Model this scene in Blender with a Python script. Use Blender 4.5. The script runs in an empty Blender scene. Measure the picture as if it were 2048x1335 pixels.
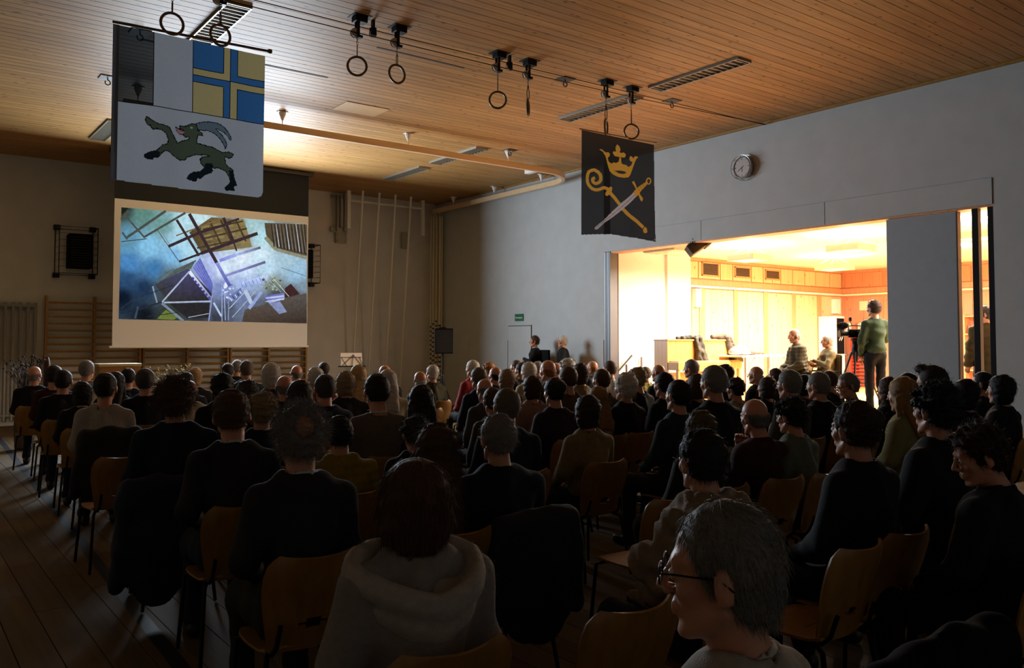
import bpy, bmesh, math, random
import numpy as np
from mathutils import Vector, Matrix, Euler

random.seed(7)
S = bpy.context.scene
COL = S.collection
F = 1673.0                       # focal length in pixels of the 2048 px wide frame
EYE = 1.65
YAW = math.radians(37.1)         # view axis, clockwise from the long axis of the hall (+y)
PITCH = math.radians(2.2)
CX, CY = 1024.0, 620.0           # principal point
# ------------------------------------------------------------------ camera
cam_d = bpy.data.cameras.new('camera')
cam = bpy.data.objects.new('camera', cam_d)
COL.objects.link(cam)
cam.location = (0, 0, EYE)
cam.rotation_euler = (math.pi/2 + PITCH, 0, -YAW)
cam_d.sensor_fit = 'HORIZONTAL'
cam_d.sensor_width = 36.0
cam_d.lens = F/2048*36
cam_d.shift_y = -(667.5-CY)/2048
cam_d.clip_start = 0.05
S.camera = cam
# ------------------------------------------------------------------ world, exposure
W = bpy.data.worlds.new('world'); S.world = W
W.use_nodes = True
W.node_tree.nodes['Background'].inputs[0].default_value = (0.35, 0.42, 0.55, 1)
W.node_tree.nodes['Background'].inputs[1].default_value = 0.0
S.view_settings.view_transform = 'Standard'
S.view_settings.look = 'None'
S.view_settings.gamma = 1.0
S.view_settings.exposure = 0.42
S.cycles.use_denoising = True
S.cycles.max_bounces = 7
S.cycles.diffuse_bounces = 5
S.cycles.sample_clamp_indirect = 4.0
# ------------------------------------------------------------------ lights
def area_light(name, loc, rot, sx, sy, power, col, spread=math.pi):
    l = bpy.data.lights.new(name, 'AREA')
    l.shape = 'RECTANGLE'; l.size = sx; l.size_y = sy
    l.energy = power; l.color = col; l.spread = spread
    o = bpy.data.objects.new(name, l); COL.objects.link(o)
    o.location = loc; o.rotation_euler = rot
    return o
STAGE_W = 1.0
WARM = (1.0, 0.88, 0.74)
PEND = [(13.6, 10.25), (13.6, 8.1), (13.6, 5.9), (16.8, 10.4), (16.8, 8.1), (16.8, 5.9)]
for (px, py) in PEND:            # light of the pendant lamps of the side room, under and above each shade
    area_light('pendant_light_down', (px, py, 3.20), (0, 0, 0), 0.5, 0.5, 255*STAGE_W, WARM)
    area_light('pendant_light_up', (px, py, 3.40), (math.pi, 0, 0), 0.4, 0.4, 65*STAGE_W, WARM)
# what the projector throws on the screen comes back into the hall
area_light('screen_glow', (5.57, 17.22, 3.16), (math.radians(90), 0, math.pi), 3.7, 2.1, 590, (0.76, 0.88, 1.0))

# ------------------------------------------------------------------ pixel -> room
_fw = Vector((math.sin(YAW)*math.cos(PITCH), math.cos(YAW)*math.cos(PITCH), math.sin(PITCH)))
_rt = Vector((math.cos(YAW), -math.sin(YAW), 0))
_up = _rt.cross(_fw)
EYEV = Vector((0, 0, EYE))
def ray(u, v):
    return _fw + _rt*((u-CX)/F) - _up*((v-CY)/F)
def on_x(u, v, x):
    d = ray(u, v); return EYEV + d*(x/d.x)
def on_y(u, v, y):
    d = ray(u, v); return EYEV + d*(y/d.y)
def on_z(u, v, z):
    d = ray(u, v); return EYEV + d*((z-EYE)/d.z)
# ------------------------------------------------------------------ materials
MATS = {}
def lin(c):
    if isinstance(c, str):
        c = tuple(int(c[i:i+2], 16)/255 for i in (0, 2, 4))
    return tuple(((x/12.92) if x <= .04045 else ((x+.055)/1.055)**2.4) for x in c)
def mat(name, col, rough=.6, metal=0., noise=.0, nscale=8., bump=0., bscale=60., spec=.5, coat=0., rand=0., stretch=None, emit=None):
    if name in MATS: return MATS[name]
    m = bpy.data.materials.new(name); MATS[name] = m
    m.use_nodes = True
    nt = m.node_tree; N = nt.nodes; L = nt.links
    b = N['Principled BSDF']
    c = lin(col)
    b.inputs['Base Color'].default_value = (*c, 1)
    b.inputs['Roughness'].default_value = rough
    b.inputs['Metallic'].default_value = metal
    b.inputs['Specular IOR Level'].default_value = spec
    b.inputs['Coat Weight'].default_value = coat
    b.inputs['Coat Roughness'].default_value = .25
    if emit:
        b.inputs['Emission Color'].default_value = (*c, 1)
        b.inputs['Emission Strength'].default_value = emit
    geo = N.new('ShaderNodeNewGeometry')
    vec = geo.outputs['Position']
    if stretch:
        mp = N.new('ShaderNodeMapping'); mp.inputs['Scale'].default_value = stretch
        L.new(vec, mp.inputs[0]); vec = mp.outputs[0]
    if noise or rand:
        nz = N.new('ShaderNodeTexNoise'); nz.inputs['Scale'].default_value = nscale
        nz.inputs['Detail'].default_value = 4
        L.new(vec, nz.inputs['Vector'])
        mr = N.new('ShaderNodeMapRange')
        mr.inputs[1].default_value = .3; mr.inputs[2].default_value = .7
        mr.inputs[3].default_value = 1-noise; mr.inputs[4].default_value = 1+noise
        L.new(nz.outputs['Fac'], mr.inputs[0])
        fac = mr.outputs[0]
        if rand:
            oi = N.new('ShaderNodeObjectInfo')
            m2 = N.new('ShaderNodeMapRange')
            m2.inputs[3].default_value = 1-rand; m2.inputs[4].default_value = 1+rand
            L.new(oi.outputs['Random'], m2.inputs[0])
            mu = N.new('ShaderNodeMath'); mu.operation = 'MULTIPLY'
            L.new(fac, mu.inputs[0]); L.new(m2.outputs[0], mu.inputs[1]); fac = mu.outputs[0]
        mx = N.new('ShaderNodeVectorMath'); mx.operation = 'SCALE'
        mx.inputs[0].default_value = c
        L.new(fac, mx.inputs['Scale'])
        L.new(mx.outputs[0], b.inputs['Base Color'])
    if bump:
        bz = N.new('ShaderNodeTexNoise'); bz.inputs['Scale'].default_value = bscale
        bz.inputs['Detail'].default_value = 3
        L.new(vec, bz.inputs['Vector'])
        bp = N.new('ShaderNodeBump'); bp.inputs['Strength'].default_value = bump
        bp.inputs['Distance'].default_value = .01
        L.new(bz.outputs['Fac'], bp.inputs['Height'])
        L.new(bp.outputs[0], b.inputs['Normal'])
    return m
def wood(name, c1, c2, axis='x', rough=.4, spec=.5, rand=.12, knots=0., coat=0., grain=1., kscale=1.0, knotcol='5a3312'):
    """pine-like wood: stretched noise along the axis, per-piece variation, optional knots"""
    if name in MATS: return MATS[name]
    m = bpy.data.materials.new(name); MATS[name] = m
    m.use_nodes = True
    nt = m.node_tree; N = nt.nodes; L = nt.links
    b = N['Principled BSDF']
    b.inputs['Roughness'].default_value = rough
    b.inputs['Specular IOR Level'].default_value = spec
    b.inputs['Coat Weight'].default_value = coat
    b.inputs['Coat Roughness'].default_value = .22
    geo = N.new('ShaderNodeNewGeometry')
    mp = N.new('ShaderNodeMapping')
    sc = {'x': (.35, 9, 9), 'y': (9, .35, 9), 'z': (9, 9, .35)}[axis]
    mp.inputs['Scale'].default_value = tuple(s*grain for s in sc)
    L.new(geo.outputs['Position'], mp.inputs[0])
    oi = N.new('ShaderNodeObjectInfo')
    ad = N.new('ShaderNodeVectorMath'); ad.operation = 'ADD'
    cb = N.new('ShaderNodeCombineXYZ')
    mm = N.new('ShaderNodeMath'); mm.operation = 'MULTIPLY'; mm.inputs[1].default_value = 37.
    L.new(oi.outputs['Random'], mm.inputs[0])
    for i in range(3): L.new(mm.outputs[0], cb.inputs[i])
    L.new(mp.outputs[0], ad.inputs[0]); L.new(cb.outputs[0], ad.inputs[1])
    nz = N.new('ShaderNodeTexNoise'); nz.inputs['Scale'].default_value = 3.; nz.inputs['Detail'].default_value = 5
    L.new(ad.outputs[0], nz.inputs['Vector'])
    rp = N.new('ShaderNodeValToRGB')
    rp.color_ramp.elements[0].position = .32; rp.color_ramp.elements[0].color = (*lin(c1), 1)
    rp.color_ramp.elements[1].position = .68; rp.color_ramp.elements[1].color = (*lin(c2), 1)
    L.new(nz.outputs['Fac'], rp.inputs[0])
    out = rp.outputs[0]
    if knots:
        m2 = N.new('ShaderNodeMapping')
        s2 = {'x': (2.2, 5, 5), 'y': (5, 2.2, 5), 'z': (5, 5, 2.2)}[axis]
        m2.inputs['Scale'].default_value = tuple(s*kscale for s in s2)
        L.new(geo.outputs['Position'], m2.inputs[0])
        a2 = N.new('ShaderNodeVectorMath'); a2.operation = 'ADD'
        L.new(m2.outputs[0], a2.inputs[0]); L.new(cb.outputs[0], a2.inputs[1])
        vo = N.new('ShaderNodeTexVoronoi'); vo.inputs['Scale'].default_value = 1.
        L.new(a2.outputs[0], vo.inputs['Vector'])
        mr = N.new('ShaderNodeMapRange')
        mr.inputs[1].default_value = .07; mr.inputs[2].default_value = .17
        mr.inputs[3].default_value = knots; mr.inputs[4].default_value = 0.
        L.new(vo.outputs['Distance'], mr.inputs[0])
        mk = N.new('ShaderNodeMix'); mk.data_type = 'RGBA'
        L.new(mr.outputs[0], mk.inputs[0]); L.new(out, mk.inputs[6])
        mk.inputs[7].default_value = (*lin(knotcol), 1)
        out = mk.outputs[2]
    m3 = N.new('ShaderNodeMapRange'); m3.inputs[3].default_value = 1-rand; m3.inputs[4].default_value = 1+rand
    L.new(oi.outputs['Random'], m3.inputs[0])
    sv = N.new('ShaderNodeVectorMath'); sv.operation = 'SCALE'
    L.new(out, sv.inputs[0]); L.new(m3.outputs[0], sv.inputs['Scale'])
    L.new(sv.outputs[0], b.inputs['Base Color'])
    return m

# ------------------------------------------------------------------ objects
def setp(o, label=None, cat=None, group=None, kind=None):
    if label: o['label'] = label
    if cat: o['category'] = cat
    if group: o['group'] = group
    if kind: o['kind'] = kind
    return o
def thing(name, label, cat, loc=(0, 0, 0), rz=0., group=None):
    o = bpy.data.objects.new(name, None); COL.objects.link(o)
    o.empty_display_size = .1
    o.location = loc; o.rotation_euler = (0, 0, rz)
    return setp(o, label, cat, group)
def link(name, me, parent=None, m=None, loc=None, rot=None):
    o = bpy.data.objects.new(name, me); COL.objects.link(o)
    if parent is not None: o.parent = parent
    if m is not None:
        if len(me.materials) == 0: me.materials.append(m)
        if me.materials[0] is not m:
            o.material_slots[0].link = 'OBJECT'; o.material_slots[0].material = m
    if loc is not None: o.location = loc
    if rot is not None: o.rotation_euler = rot
    return o
class MB:
    def __init__(s): s.v = []; s.f = []
    def add(s, vs, fs):
        n = len(s.v); s.v += [tuple(p) for p in vs]; s.f += [tuple(i+n for i in f) for f in fs]; return s
    def box(s, a, b, M=None):
        (x0, y0, z0), (x1, y1, z1) = a, b
        vs = [(x0,y0,z0),(x1,y0,z0),(x1,y1,z0),(x0,y1,z0),(x0,y0,z1),(x1,y0,z1),(x1,y1,z1),(x0,y1,z1)]
        if M is not None: vs = [M @ Vector(p) for p in vs]
        return s.add(vs, [(0,3,2,1),(4,5,6,7),(0,1,5,4),(1,2,6,5),(2,3,7,6),(3,0,4,7)])
    def bbox(s, c, d, bev=.0, M=None):
        """box with chamfered edges: centre c, size d"""
        hx, hy, hz = d[0]/2, d[1]/2, d[2]/2
        b = min(bev, hx*.9, hy*.9, hz*.9)
        if b <= 0:
            return s.box((c[0]-hx, c[1]-hy, c[2]-hz), (c[0]+hx, c[1]+hy, c[2]+hz), M)
        bm = bmesh.new(); bmesh.ops.create_cube(bm, size=1.)
        for v in bm.verts: v.co = Vector((v.co.x*2*hx, v.co.y*2*hy, v.co.z*2*hz))
        bmesh.ops.bevel(bm, geom=list(bm.edges), offset=b, segments=2, affect='EDGES', profile=.6)
        vs = [v.co + Vector(c) for v in bm.verts]
        if M is not None: vs = [M @ p for p in vs]
        bm.verts.index_update()
        fs = [tuple(v.index for v in f.verts) for f in bm.faces]
        bm.free(); return s.add(vs, fs)
    def tube(s, pts, r, n=8, close=False, cap=True):
        pts = [Vector(p) for p in pts]
        rs = r if isinstance(r, (list, tuple)) else [r]*len(pts)
        k = len(pts); rings = []
        ref = None
        for i, p in enumerate(pts):
            if close: t = pts[(i+1) % k]-pts[i-1]
            else: t = pts[min(i+1, k-1)]-pts[max(i-1, 0)]
            t.normalize()
            if ref is None:
                ref = Vector((0, 0, 1)) if abs(t.z) < .9 else Vector((1, 0, 0))
            a = (ref - t*ref.dot(t)); 
            if a.length < 1e-6: a = Vector((1, .3, .2)).cross(t)
            a.normalize(); b = t.cross(a); ref = a
            rings.append([p + a*math.cos(2*math.pi*j/n)*rs[i] + b*math.sin(2*math.pi*j/n)*rs[i] for j in range(n)])
        vs = [q for rg in rings for q in rg]; fs = []
        m = k if close else k-1
        for i in range(m):
            i2 = (i+1) % k
            for j in range(n):
                j2 = (j+1) % n
                fs.append((i*n+j, i*n+j2, i2*n+j2, i2*n+j))
        if cap and not close:
            fs.append(tuple(range(n-1, -1, -1))); fs.append(tuple((k-1)*n+j for j in range(n)))
        return s.add(vs, fs)
    def lathe(s, prof, n=16, M=None):
        vs = []; fs = []
        for (r, z) in prof:
            for j in range(n): vs.append(Vector((r*math.cos(2*math.pi*j/n), r*math.sin(2*math.pi*j/n), z)))
        for i in range(len(prof)-1):
            for j in range(n):
                j2 = (j+1) % n; fs.append((i*n+j, i*n+j2, (i+1)*n+j2, (i+1)*n+j))
        fs.append(tuple(range(n-1, -1, -1))); fs.append(tuple((len(prof)-1)*n+j for j in range(n)))
        if M is not None: vs = [M @ p for p in vs]
        return s.add(vs, fs)
    def mesh(s, name, smooth=False):
        me = bpy.data.meshes.new(name); me.from_pydata(s.v, [], s.f); me.update()
        if smooth:
            me.polygons.foreach_set('use_smooth', [True]*len(me.polygons))
            try: me.set_sharp_from_angle(angle=math.radians(40))
            except Exception: pass
        return me
    def obj(s, name, m, parent=None, smooth=False, loc=None, rot=None):
        return link(name, s.mesh(name, smooth), parent, m, loc, rot)
def boxobj(name, a, b, m, parent=None, bev=0.):
    c = tuple((a[i]+b[i])/2 for i in range(3)); d = tuple(abs(b[i]-a[i]) for i in range(3))
    return MB().bbox((0, 0, 0), d, bev).obj(name, m, parent, loc=c)
def struct(o): o['kind'] = 'structure'; return o
def arr_mesh(name, V, Q, smooth=True):
    """numpy vertices (n,3) and quads/tris (m,k) -> mesh"""
    me = bpy.data.meshes.new(name)
    V = np.asarray(V, np.float32); Q = np.asarray(Q, np.int32)
    n, m, k = len(V), len(Q), Q.shape[1]
    me.vertices.add(n); me.vertices.foreach_set('co', V.ravel())
    me.loops.add(m*k); me.loops.foreach_set('vertex_index', Q.ravel())
    me.polygons.add(m)
    me.polygons.foreach_set('loop_start', np.arange(m, dtype=np.int32)*k)
    me.polygons.foreach_set('loop_total', np.full(m, k, np.int32))
    me.polygons.foreach_set('use_smooth', np.full(m, smooth, bool))
    me.update(calc_edges=True)
    return me

# ------------------------------------------------------------------ implicit shapes -> one continuous surface
class Field:
    def __init__(s, xs, ys, zs):
        s.ax = [np.asarray(a, np.float32) for a in (xs, ys, zs)]
        s.D = np.full([len(a) for a in s.ax], 1., np.float32)
    def _sl(s, lo, hi):
        sl = []
        for a, l, h in zip(s.ax, lo, hi):
            i = max(int(np.searchsorted(a, l))-1, 0); j = min(int(np.searchsorted(a, h))+1, len(a))
            sl.append(slice(i, max(j, i+1)))
        return tuple(sl)
    def _xyz(s, sl):
        return (s.ax[0][sl[0]][:, None, None], s.ax[1][sl[1]][None, :, None], s.ax[2][sl[2]][None, None, :])
    def _mix(s, sl, d, k, sub=False):
        a = s.D[sl]
        if sub:
            d = -d
            h = np.clip(.5-.5*(a-d)/k, 0, 1); s.D[sl] = a*(1-h)+d*h+k*h*(1-h)
        else:
            h = np.clip(.5+.5*(a-d)/k, 0, 1); s.D[sl] = a*(1-h)+d*h-k*h*(1-h)
    def cap(s, a, b, ra, rb=None, k=.03, sub=False):
        rb = ra if rb is None else rb
        a = np.array(a, np.float32); b = np.array(b, np.float32)
        m = max(ra, rb)+k+.04
        sl = s._sl(np.minimum(a, b)-m, np.maximum(a, b)+m)
        x, y, z = s._xyz(sl); d = b-a; L = float(d@d)+1e-9
        t = np.clip(((x-a[0])*d[0]+(y-a[1])*d[1]+(z-a[2])*d[2])/L, 0, 1)
        dist = np.sqrt((x-a[0]-t*d[0])**2+(y-a[1]-t*d[1])**2+(z-a[2]-t*d[2])**2)-(ra+(rb-ra)*t)
        s._mix(sl, dist, k, sub); return s
    def ell(s, c, r, k=.03, R=None, sub=False):
        c = np.array(c, np.float32); r = np.array(r, np.float32); m = float(r.max())+k+.04
        sl = s._sl(c-m, c+m) if R is not None else s._sl(c-r-k-.04, c+r+k+.04)
        x, y, z = s._xyz(sl); x = x-c[0]; y = y-c[1]; z = z-c[2]
        if R is not None:
            R = np.array(R.transposed().to_3x3() if hasattr(R, 'to_3x3') else R, np.float32)
            x, y, z = (R[0,0]*x+R[0,1]*y+R[0,2]*z, R[1,0]*x+R[1,1]*y+R[1,2]*z, R[2,0]*x+R[2,1]*y+R[2,2]*z)
        q0 = np.sqrt((x/r[0])**2+(y/r[1])**2+(z/r[2])**2)
        q1 = np.sqrt((x/r[0]**2)**2+(y/r[1]**2)**2+(z/r[2]**2)**2)+1e-6
        s._mix(sl, q0*(q0-1)/q1, k, sub); return s
    def torus(s, c, R0, r, k=.01, tilt=0., zs=1., ys=1.):
        c = np.array(c, np.float32); m = R0*max(1, ys)+r*max(1, zs)+k+.05
        sl = s._sl(c-m, c+m); x, y, z = s._xyz(sl); x = x-c[0]; y = y-c[1]; z = z-c[2]
        ct, st = math.cos(tilt), math.sin(tilt)
        y, z = ct*y+st*z, -st*y+ct*z
        q = np.sqrt(x*x+(y/ys)**2)-R0
        s._mix(sl, np.sqrt(q*q+(z/zs)**2)-r, k); return s
    def halfspace(s, n, d, keep=True):
        x, y, z = s._xyz((slice(None),)*3)
        s.D = np.maximum(s.D, (n[0]*x+n[1]*y+n[2]*z-d)*(1 if keep else -1)); return s
    def noise(s, amp, f, seed=0):
        rs = np.random.RandomState(seed)
        x, y, z = s._xyz((slice(None),)*3)
        for i in range(5):
            w = rs.normal(size=3)*f; p = rs.rand()*6.28
            s.D = s.D + (amp*.5*np.sin(w[0]*x+w[1]*y+w[2]*z+p)).astype(np.float32)
        return s
    def mesh(s):
        D = s.D; ng = D < 0
        c = [(0,0,0),(1,0,0),(0,1,0),(1,1,0),(0,0,1),(1,0,1),(0,1,1),(1,1,1)]
        nx, ny, nz = [n-1 for n in D.shape]
        cnt = np.zeros((nx, ny, nz), np.int8)
        for i, j, k in c: cnt += ng[i:i+nx, j:j+ny, k:k+nz]
        I = np.argwhere((cnt > 0) & (cnt < 8))
        val = np.stack([D[I[:,0]+i, I[:,1]+j, I[:,2]+k] for i, j, k in c], 1)
        acc = np.zeros((len(I), 3)); num = np.zeros(len(I))
        C = np.array(c, float)
        for a in range(8):
            for b in range(a+1, 8):
                if abs(C[a]-C[b]).sum() != 1: continue
                m = (val[:,a] < 0) != (val[:,b] < 0)
                t = val[m,a]/(val[m,a]-val[m,b])
                acc[m] += C[a]+(C[b]-C[a])*t[:,None]; num[m] += 1
        loc = acc/np.maximum(num, 1)[:,None]
        V = np.empty_like(loc)
        for d in range(3):
            a = s.ax[d]; i = I[:,d]; V[:,d] = a[i]+(a[i+1]-a[i])*loc[:,d]
        idx = np.full((nx, ny, nz), -1, np.int64); idx[I[:,0], I[:,1], I[:,2]] = np.arange(len(I))
        Q = []
        for d in range(3):
            o1, o2 = (d+1) % 3, (d+2) % 3
            sh = [slice(None)]*3; s2 = [slice(None)]*3
            sh[d] = slice(0, -1); s2[d] = slice(1, None)
            A = ng[tuple(sh)]; B = ng[tuple(s2)]
            E = np.argwhere(A != B)
            ok = (E[:,o1] > 0) & (E[:,o2] > 0) & (E[:,o1] < [nx,ny,nz][o1]) & (E[:,o2] < [nx,ny,nz][o2])
            E = E[ok]; fl = A[E[:,0], E[:,1], E[:,2]]
            def g(da, db):
                e = E.copy(); e[:,o1] += da; e[:,o2] += db
                return idx[e[:,0], e[:,1], e[:,2]]
            q = np.stack([g(-1,-1), g(0,-1), g(0,0), g(-1,0)], 1)
            q[~fl] = q[~fl][:, ::-1]
            Q.append(q)
        Q = np.concatenate(Q); Q = Q[(Q >= 0).all(1)]
        return V, Q
def axis_(lo, hi, h, fine=None):
    """grid coordinates with step h, and step fine[2] inside fine[0:2]"""
    if fine is None: return np.arange(lo, hi+h, h)
    a = [lo]
    while a[-1] < hi:
        x = a[-1]
        if fine[0]-h*.5 <= x <= fine[1]: a.append(x+fine[2])
        else:
            n = x+h
            if x < fine[0] < n: n = fine[0]
            a.append(n)
    return np.array(a)
# ------------------------------------------------------------------ hall shell
XR, YB, ZC = 12.0, 19.3, 5.40
XL, YN = -3.0, -5.0
Y0, Y1, ZO = 5.06, 12.5, 3.525          # opening towards the side room
ZS, ZSC = 0.5, 3.57                     # side room: floor and ceiling height
XS, YS, YSN = 20.65, 12.6, 2.6
M_wall = mat('wall_plaster', 'b0b2b1', .85, noise=.04, nscale=3, bump=.25, bscale=90)
M_wallb = mat('wall_painted_brick', 'c9c5ba', .8, noise=.05, nscale=2.5, bump=.25, bscale=70)
M_gap = mat('shadow_gap', '15130f', .9)
M_white = mat('white_paint', 'e6e3dc', .6, noise=.02)
M_ceil = wood('ceiling_pine', '9a7140', 'b48c56', 'x', rough=.52, spec=.27, rand=.10, knots=.85, coat=.0, kscale=1.7, knotcol='4a2a10')
M_floor = wood('parquet', '54411f', '655028', 'y', rough=.7, rand=.14)
M_pine = wood('stage_pine', 'd8b486', 'e3c49a', 'z', rough=.5, rand=.05, knots=.85, kscale=1.5, knotcol='8a4a1a')
M_pined = wood('stage_pine_dark', 'c48a5c', 'd0996b', 'z', rough=.5, rand=.05)
M_red = wood('stage_larch', 'b57a5a', 'c68b6a', 'z', rough=.5, rand=.06, knots=.6, kscale=1.3, knotcol='7c3c18')
M_beech = wood('beech', 'c08d4e', 'd3a263', 'z', rough=.4, rand=.06)
M_barw = wood('bar_wood', '8f6526', 'a87a35', 'z', rough=.45, rand=.08)
M_black = mat('black_metal', '141416', .45, .6)
M_dark = mat('dark_plastic', '08090b', .85, spec=.12)
M_steel = mat('steel', '9a9a98', .35, .9)
M_grey = mat('grey_paint', '8c8f90', .6)

fl = struct(boxobj('floor', (XL, YN, -.2), (XR+.4, YB+.3, -.012), M_gap))
def plank(x0, x1, y0, y1):
    o = MB().bbox((0, 0, 0), (x1-x0-.004, y1-y0-.004, .02), .0015).obj('plank', M_floor, None, loc=((x0+x1)/2, (y0+y1)/2, -.010))
    o.parent = fl; o.matrix_parent_inverse = fl.matrix_world.inverted(); return o
fl.matrix_world = Matrix.Translation(fl.location)
_pm = {}
def plank2(w, l, x, y):
    key = (round(w, 3), round(l, 3))
    if key not in _pm:
        _pm[key] = MB().bbox((0, 0, 0), (w-.005, l-.004, .02), .0015).mesh('plank')
    return link('plank', _pm[key], fl, M_floor, loc=(x-fl.location.x, y-fl.location.y, -.010-fl.location.z))
bw = .19
i = 0; x = XL
while x < XR+.3:
    if x < 1.5:
        y = YN + (i*0.83) % 2.4 - 2.4
        y = max(y, YN)
        while y < YB:
            l = 2.4 if y > YN else 2.4-((i*0.83) % 2.4)*0.5
            if y+l > YB: l = YB-y
            if x > -1.2 or l > 9: plank2(bw, l, x+bw/2, y+l/2)
            elif y == YN or True: plank2(bw, l, x+bw/2, y+l/2) if x > -.4 else None
            y += l
        if x <= -1.2: plank2(bw, YB-YN, x+bw/2, (YB+YN)/2)
    else:
        plank2(bw, YB-YN, x+bw/2, (YB+YN)/2)
    x += bw; i += 1
# dark blue floor marking along the seats, where the photograph shows it
a = on_z(62, 957, 0); b = on_z(338, 1304, 0)
d = (b-a).normalized(); nrm = Vector((-d.y, d.x, 0))
a2, b2 = a-d*6.0, b+d*6
fm = MB(); w = .04
fm.add([a2-nrm*w, b2-nrm*w, b2+nrm*w, a2+nrm*w, ] , [(0, 1, 2, 3)])
fm.v = [(p[0], p[1], .0015) for p in fm.v]
struct(fm.obj('trim_1', mat('floor_line_blue', '0b1526', .6)))

ce = struct(boxobj('ceiling', (XL, YN, ZC+.03), (XR, YB, ZC+.25), M_gap))
bp = .15; bmesh_ = MB().bbox((0, 0, 0), (XR-XL-.02, bp-.006, .022), .003).mesh('board')
y = YN+.005
while y < YB-.05:
    link('board', bmesh_, ce, M_ceil, loc=((XR+XL)/2-ce.location.x, y+bp/2-ce.location.y, ZC+.011-ce.location.z))
    y += bp
# walls
wb = struct(boxobj('wall_back', (XL-.3, YB, -.1), (XR+.3, YB+.3, ZC+.25), M_wallb))
struct(boxobj('wall_left', (XL-.3, YN, -.1), (XL, YB, ZC+.25), mat('left_wall_boarding', 'a89a84', .8)))
struct(boxobj('wall_rear', (XL-.3, YN-.3, -.1), (XR+.3, YN, ZC+.25), M_white))
wr = MB()
wr.box((XR, Y1+.19, -.1), (XR+.3, YB, ZC+.25)); wr.box((XR, Y1-.001, ZO), (XR+.3, Y1+.19, ZC+.25)); wr.box((XR, YN, -.1), (XR+.3, Y0, ZC+.25)); wr.box((XR+.012, Y0, ZO), (XR+.3, Y1, ZC+.25))
wr = struct(wr.obj('wall_right', M_wall))
wall_pan = []
ys_ = [Y0, 7.58, 10.1, Y1+.19]
for k in range(3):          # boards of the lintel
    boxobj('panel', (XR-.012, ys_[k]+.006, ZO), (XR+.012, ys_[k+1]-.006, 3.885), M_wall, wr, .002)
    boxobj('panel', (XR+.0, ys_[k]-0.0, 3.892), (XR+.012, ys_[k+1], ZC), M_wall, wr)
for k in range(4):          # lower wall boarding between the door and the partition
    if k == 0: ya, yb = 12.70, 15.09
    elif k == 1: ya, yb = 16.02, 17.7
    elif k == 2: ya, yb = 17.71, 19.29
    else: continue
    boxobj('panel', (XR-.014, ya+.004, .02), (XR+.001, yb-.004, 1.70), M_wall, wr, .002)
struct(boxobj('trim_2', (XR-.05, YN, ZC-.035), (XR-.001, YB, ZC-.001), M_barw))
# flush emergency door and its sign
dr = struct(boxobj('door_1', (XR-.012, 15.13, .01), (XR-.002, 16.0, 2.03), M_wall, None, .003))
dg = MB()
dg.box((XR-.003, 15.105, 0), (XR-.0005, 15.13, 2.055)); dg.box((XR-.003, 16.0, 0), (XR-.0005, 16.012, 2.045)); dg.box((XR-.003, 15.12, 2.03), (XR-.0005, 16.01, 2.045))
dg = dg.obj('door_gap', M_gap); dg.parent = dr; dg.location = -dr.location
def text_mesh(txt, size, extr=.001):
    c = bpy.data.curves.new('txt', 'FONT'); c.body = txt; c.size = size; c.align_x = 'CENTER'; c.align_y = 'CENTER'; c.extrude = extr
    o = bpy.data.objects.new('txt', c); COL.objects.link(o)
    bpy.context.view_layer.update()
    me = bpy.data.meshes.new_from_object(o.evaluated_get(bpy.context.evaluated_depsgraph_get()))
    bpy.data.objects.remove(o); bpy.data.curves.remove(c); return me
sg = thing('exit_sign', 'small green sign with white lettering above the flush door', 'sign', (XR-.016, 15.57, 2.235))
MB().bbox((0, 0, 0), (.02, .31, .165), .003).obj('plate', mat('sign_green', '12603f', .4), sg)
t_ = text_mesh('Notausgang', .056)
link('lettering', t_, sg, M_white, loc=(-.0115, 0, -.004), rot=(math.pi/2, 0, -math.pi/2))

# ------------------------------------------------------------------ side room (raised)
sf = struct(boxobj('stage_floor', (XR-.02, YSN, 0), (XS, YS, ZS), wood('stage_floor_wood', 'c79a63', 'd9b27c', 'x', rough=.4)))
struct(boxobj('stage_ceiling', (XR+.3, YSN, ZSC), (XS, YS, ZSC+.2), mat('stage_ceiling_paint', 'f0e6d6', .8)))
swl = struct(boxobj('stage_wall_left', (XR+.31, YS, 0), (XS+.3, YS+.3, ZSC+.2), M_pined))
swf = struct(boxobj('stage_wall_far', (XS, YSN-.3, 0), (XS+.3, YS, ZSC+.2), M_red))
struct(boxobj('stage_wall_near', (XR+.3, YSN-.3, 0), (XS, YSN, ZSC+.2), M_white))
xw = on_y(1330, 600, YS-.02).x; xp = on_y(1382, 600, YS-.10).x
ww = struct(boxobj('stage_wall_white', (XR+.3, YS-.03, ZS), (xw, YS+.001, ZSC), M_white))
struct(boxobj('stage_pillar', (xw, YS-.10, ZS), (xp, YS+.001, ZSC), M_white, None, .01))
# pine boarding of the left wall of the side room
def lx(u): return on_y(u, 650, YS-.01).x
def lz(u, v): return on_y(u, v, YS-.01).z
zc_ = 2.92
def wl(name, x0, x1, z0, z1, t, m, bev=.004):
    return boxobj(name, (x0-swl.location.x, YS-t-swl.location.y, z0-swl.location.z), (x1-swl.location.x, YS-.0005-swl.location.y, z1-swl.location.z), m, swl, bev)
pil = [(1382.5, 1384), (1398, 1409), (1467, 1475), (1527, 1535), (1584, 1591), (1634, 1642), (1684, 1687)]
for k in range(len(pil)):
    a, b = lx(pil[k][0]), lx(pil[k][1])
    if 0 < k < 6: wl('pilaster', a, b, ZS, zc_, .035, M_pined)
    if k < 6:
        c = lx(pil[k+1][0]); n = 5
        for q in range(n):
            x0 = b+(c-b)*q/n; x1 = b+(c-b)*(q+1)/n
            wl('board', x0+.003, x1-.003, ZS+.1, zc_-.06, .018, M_pine)
wl('cove', xp, XS, zc_-.03, zc_+.015, .10, M_white)
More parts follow.
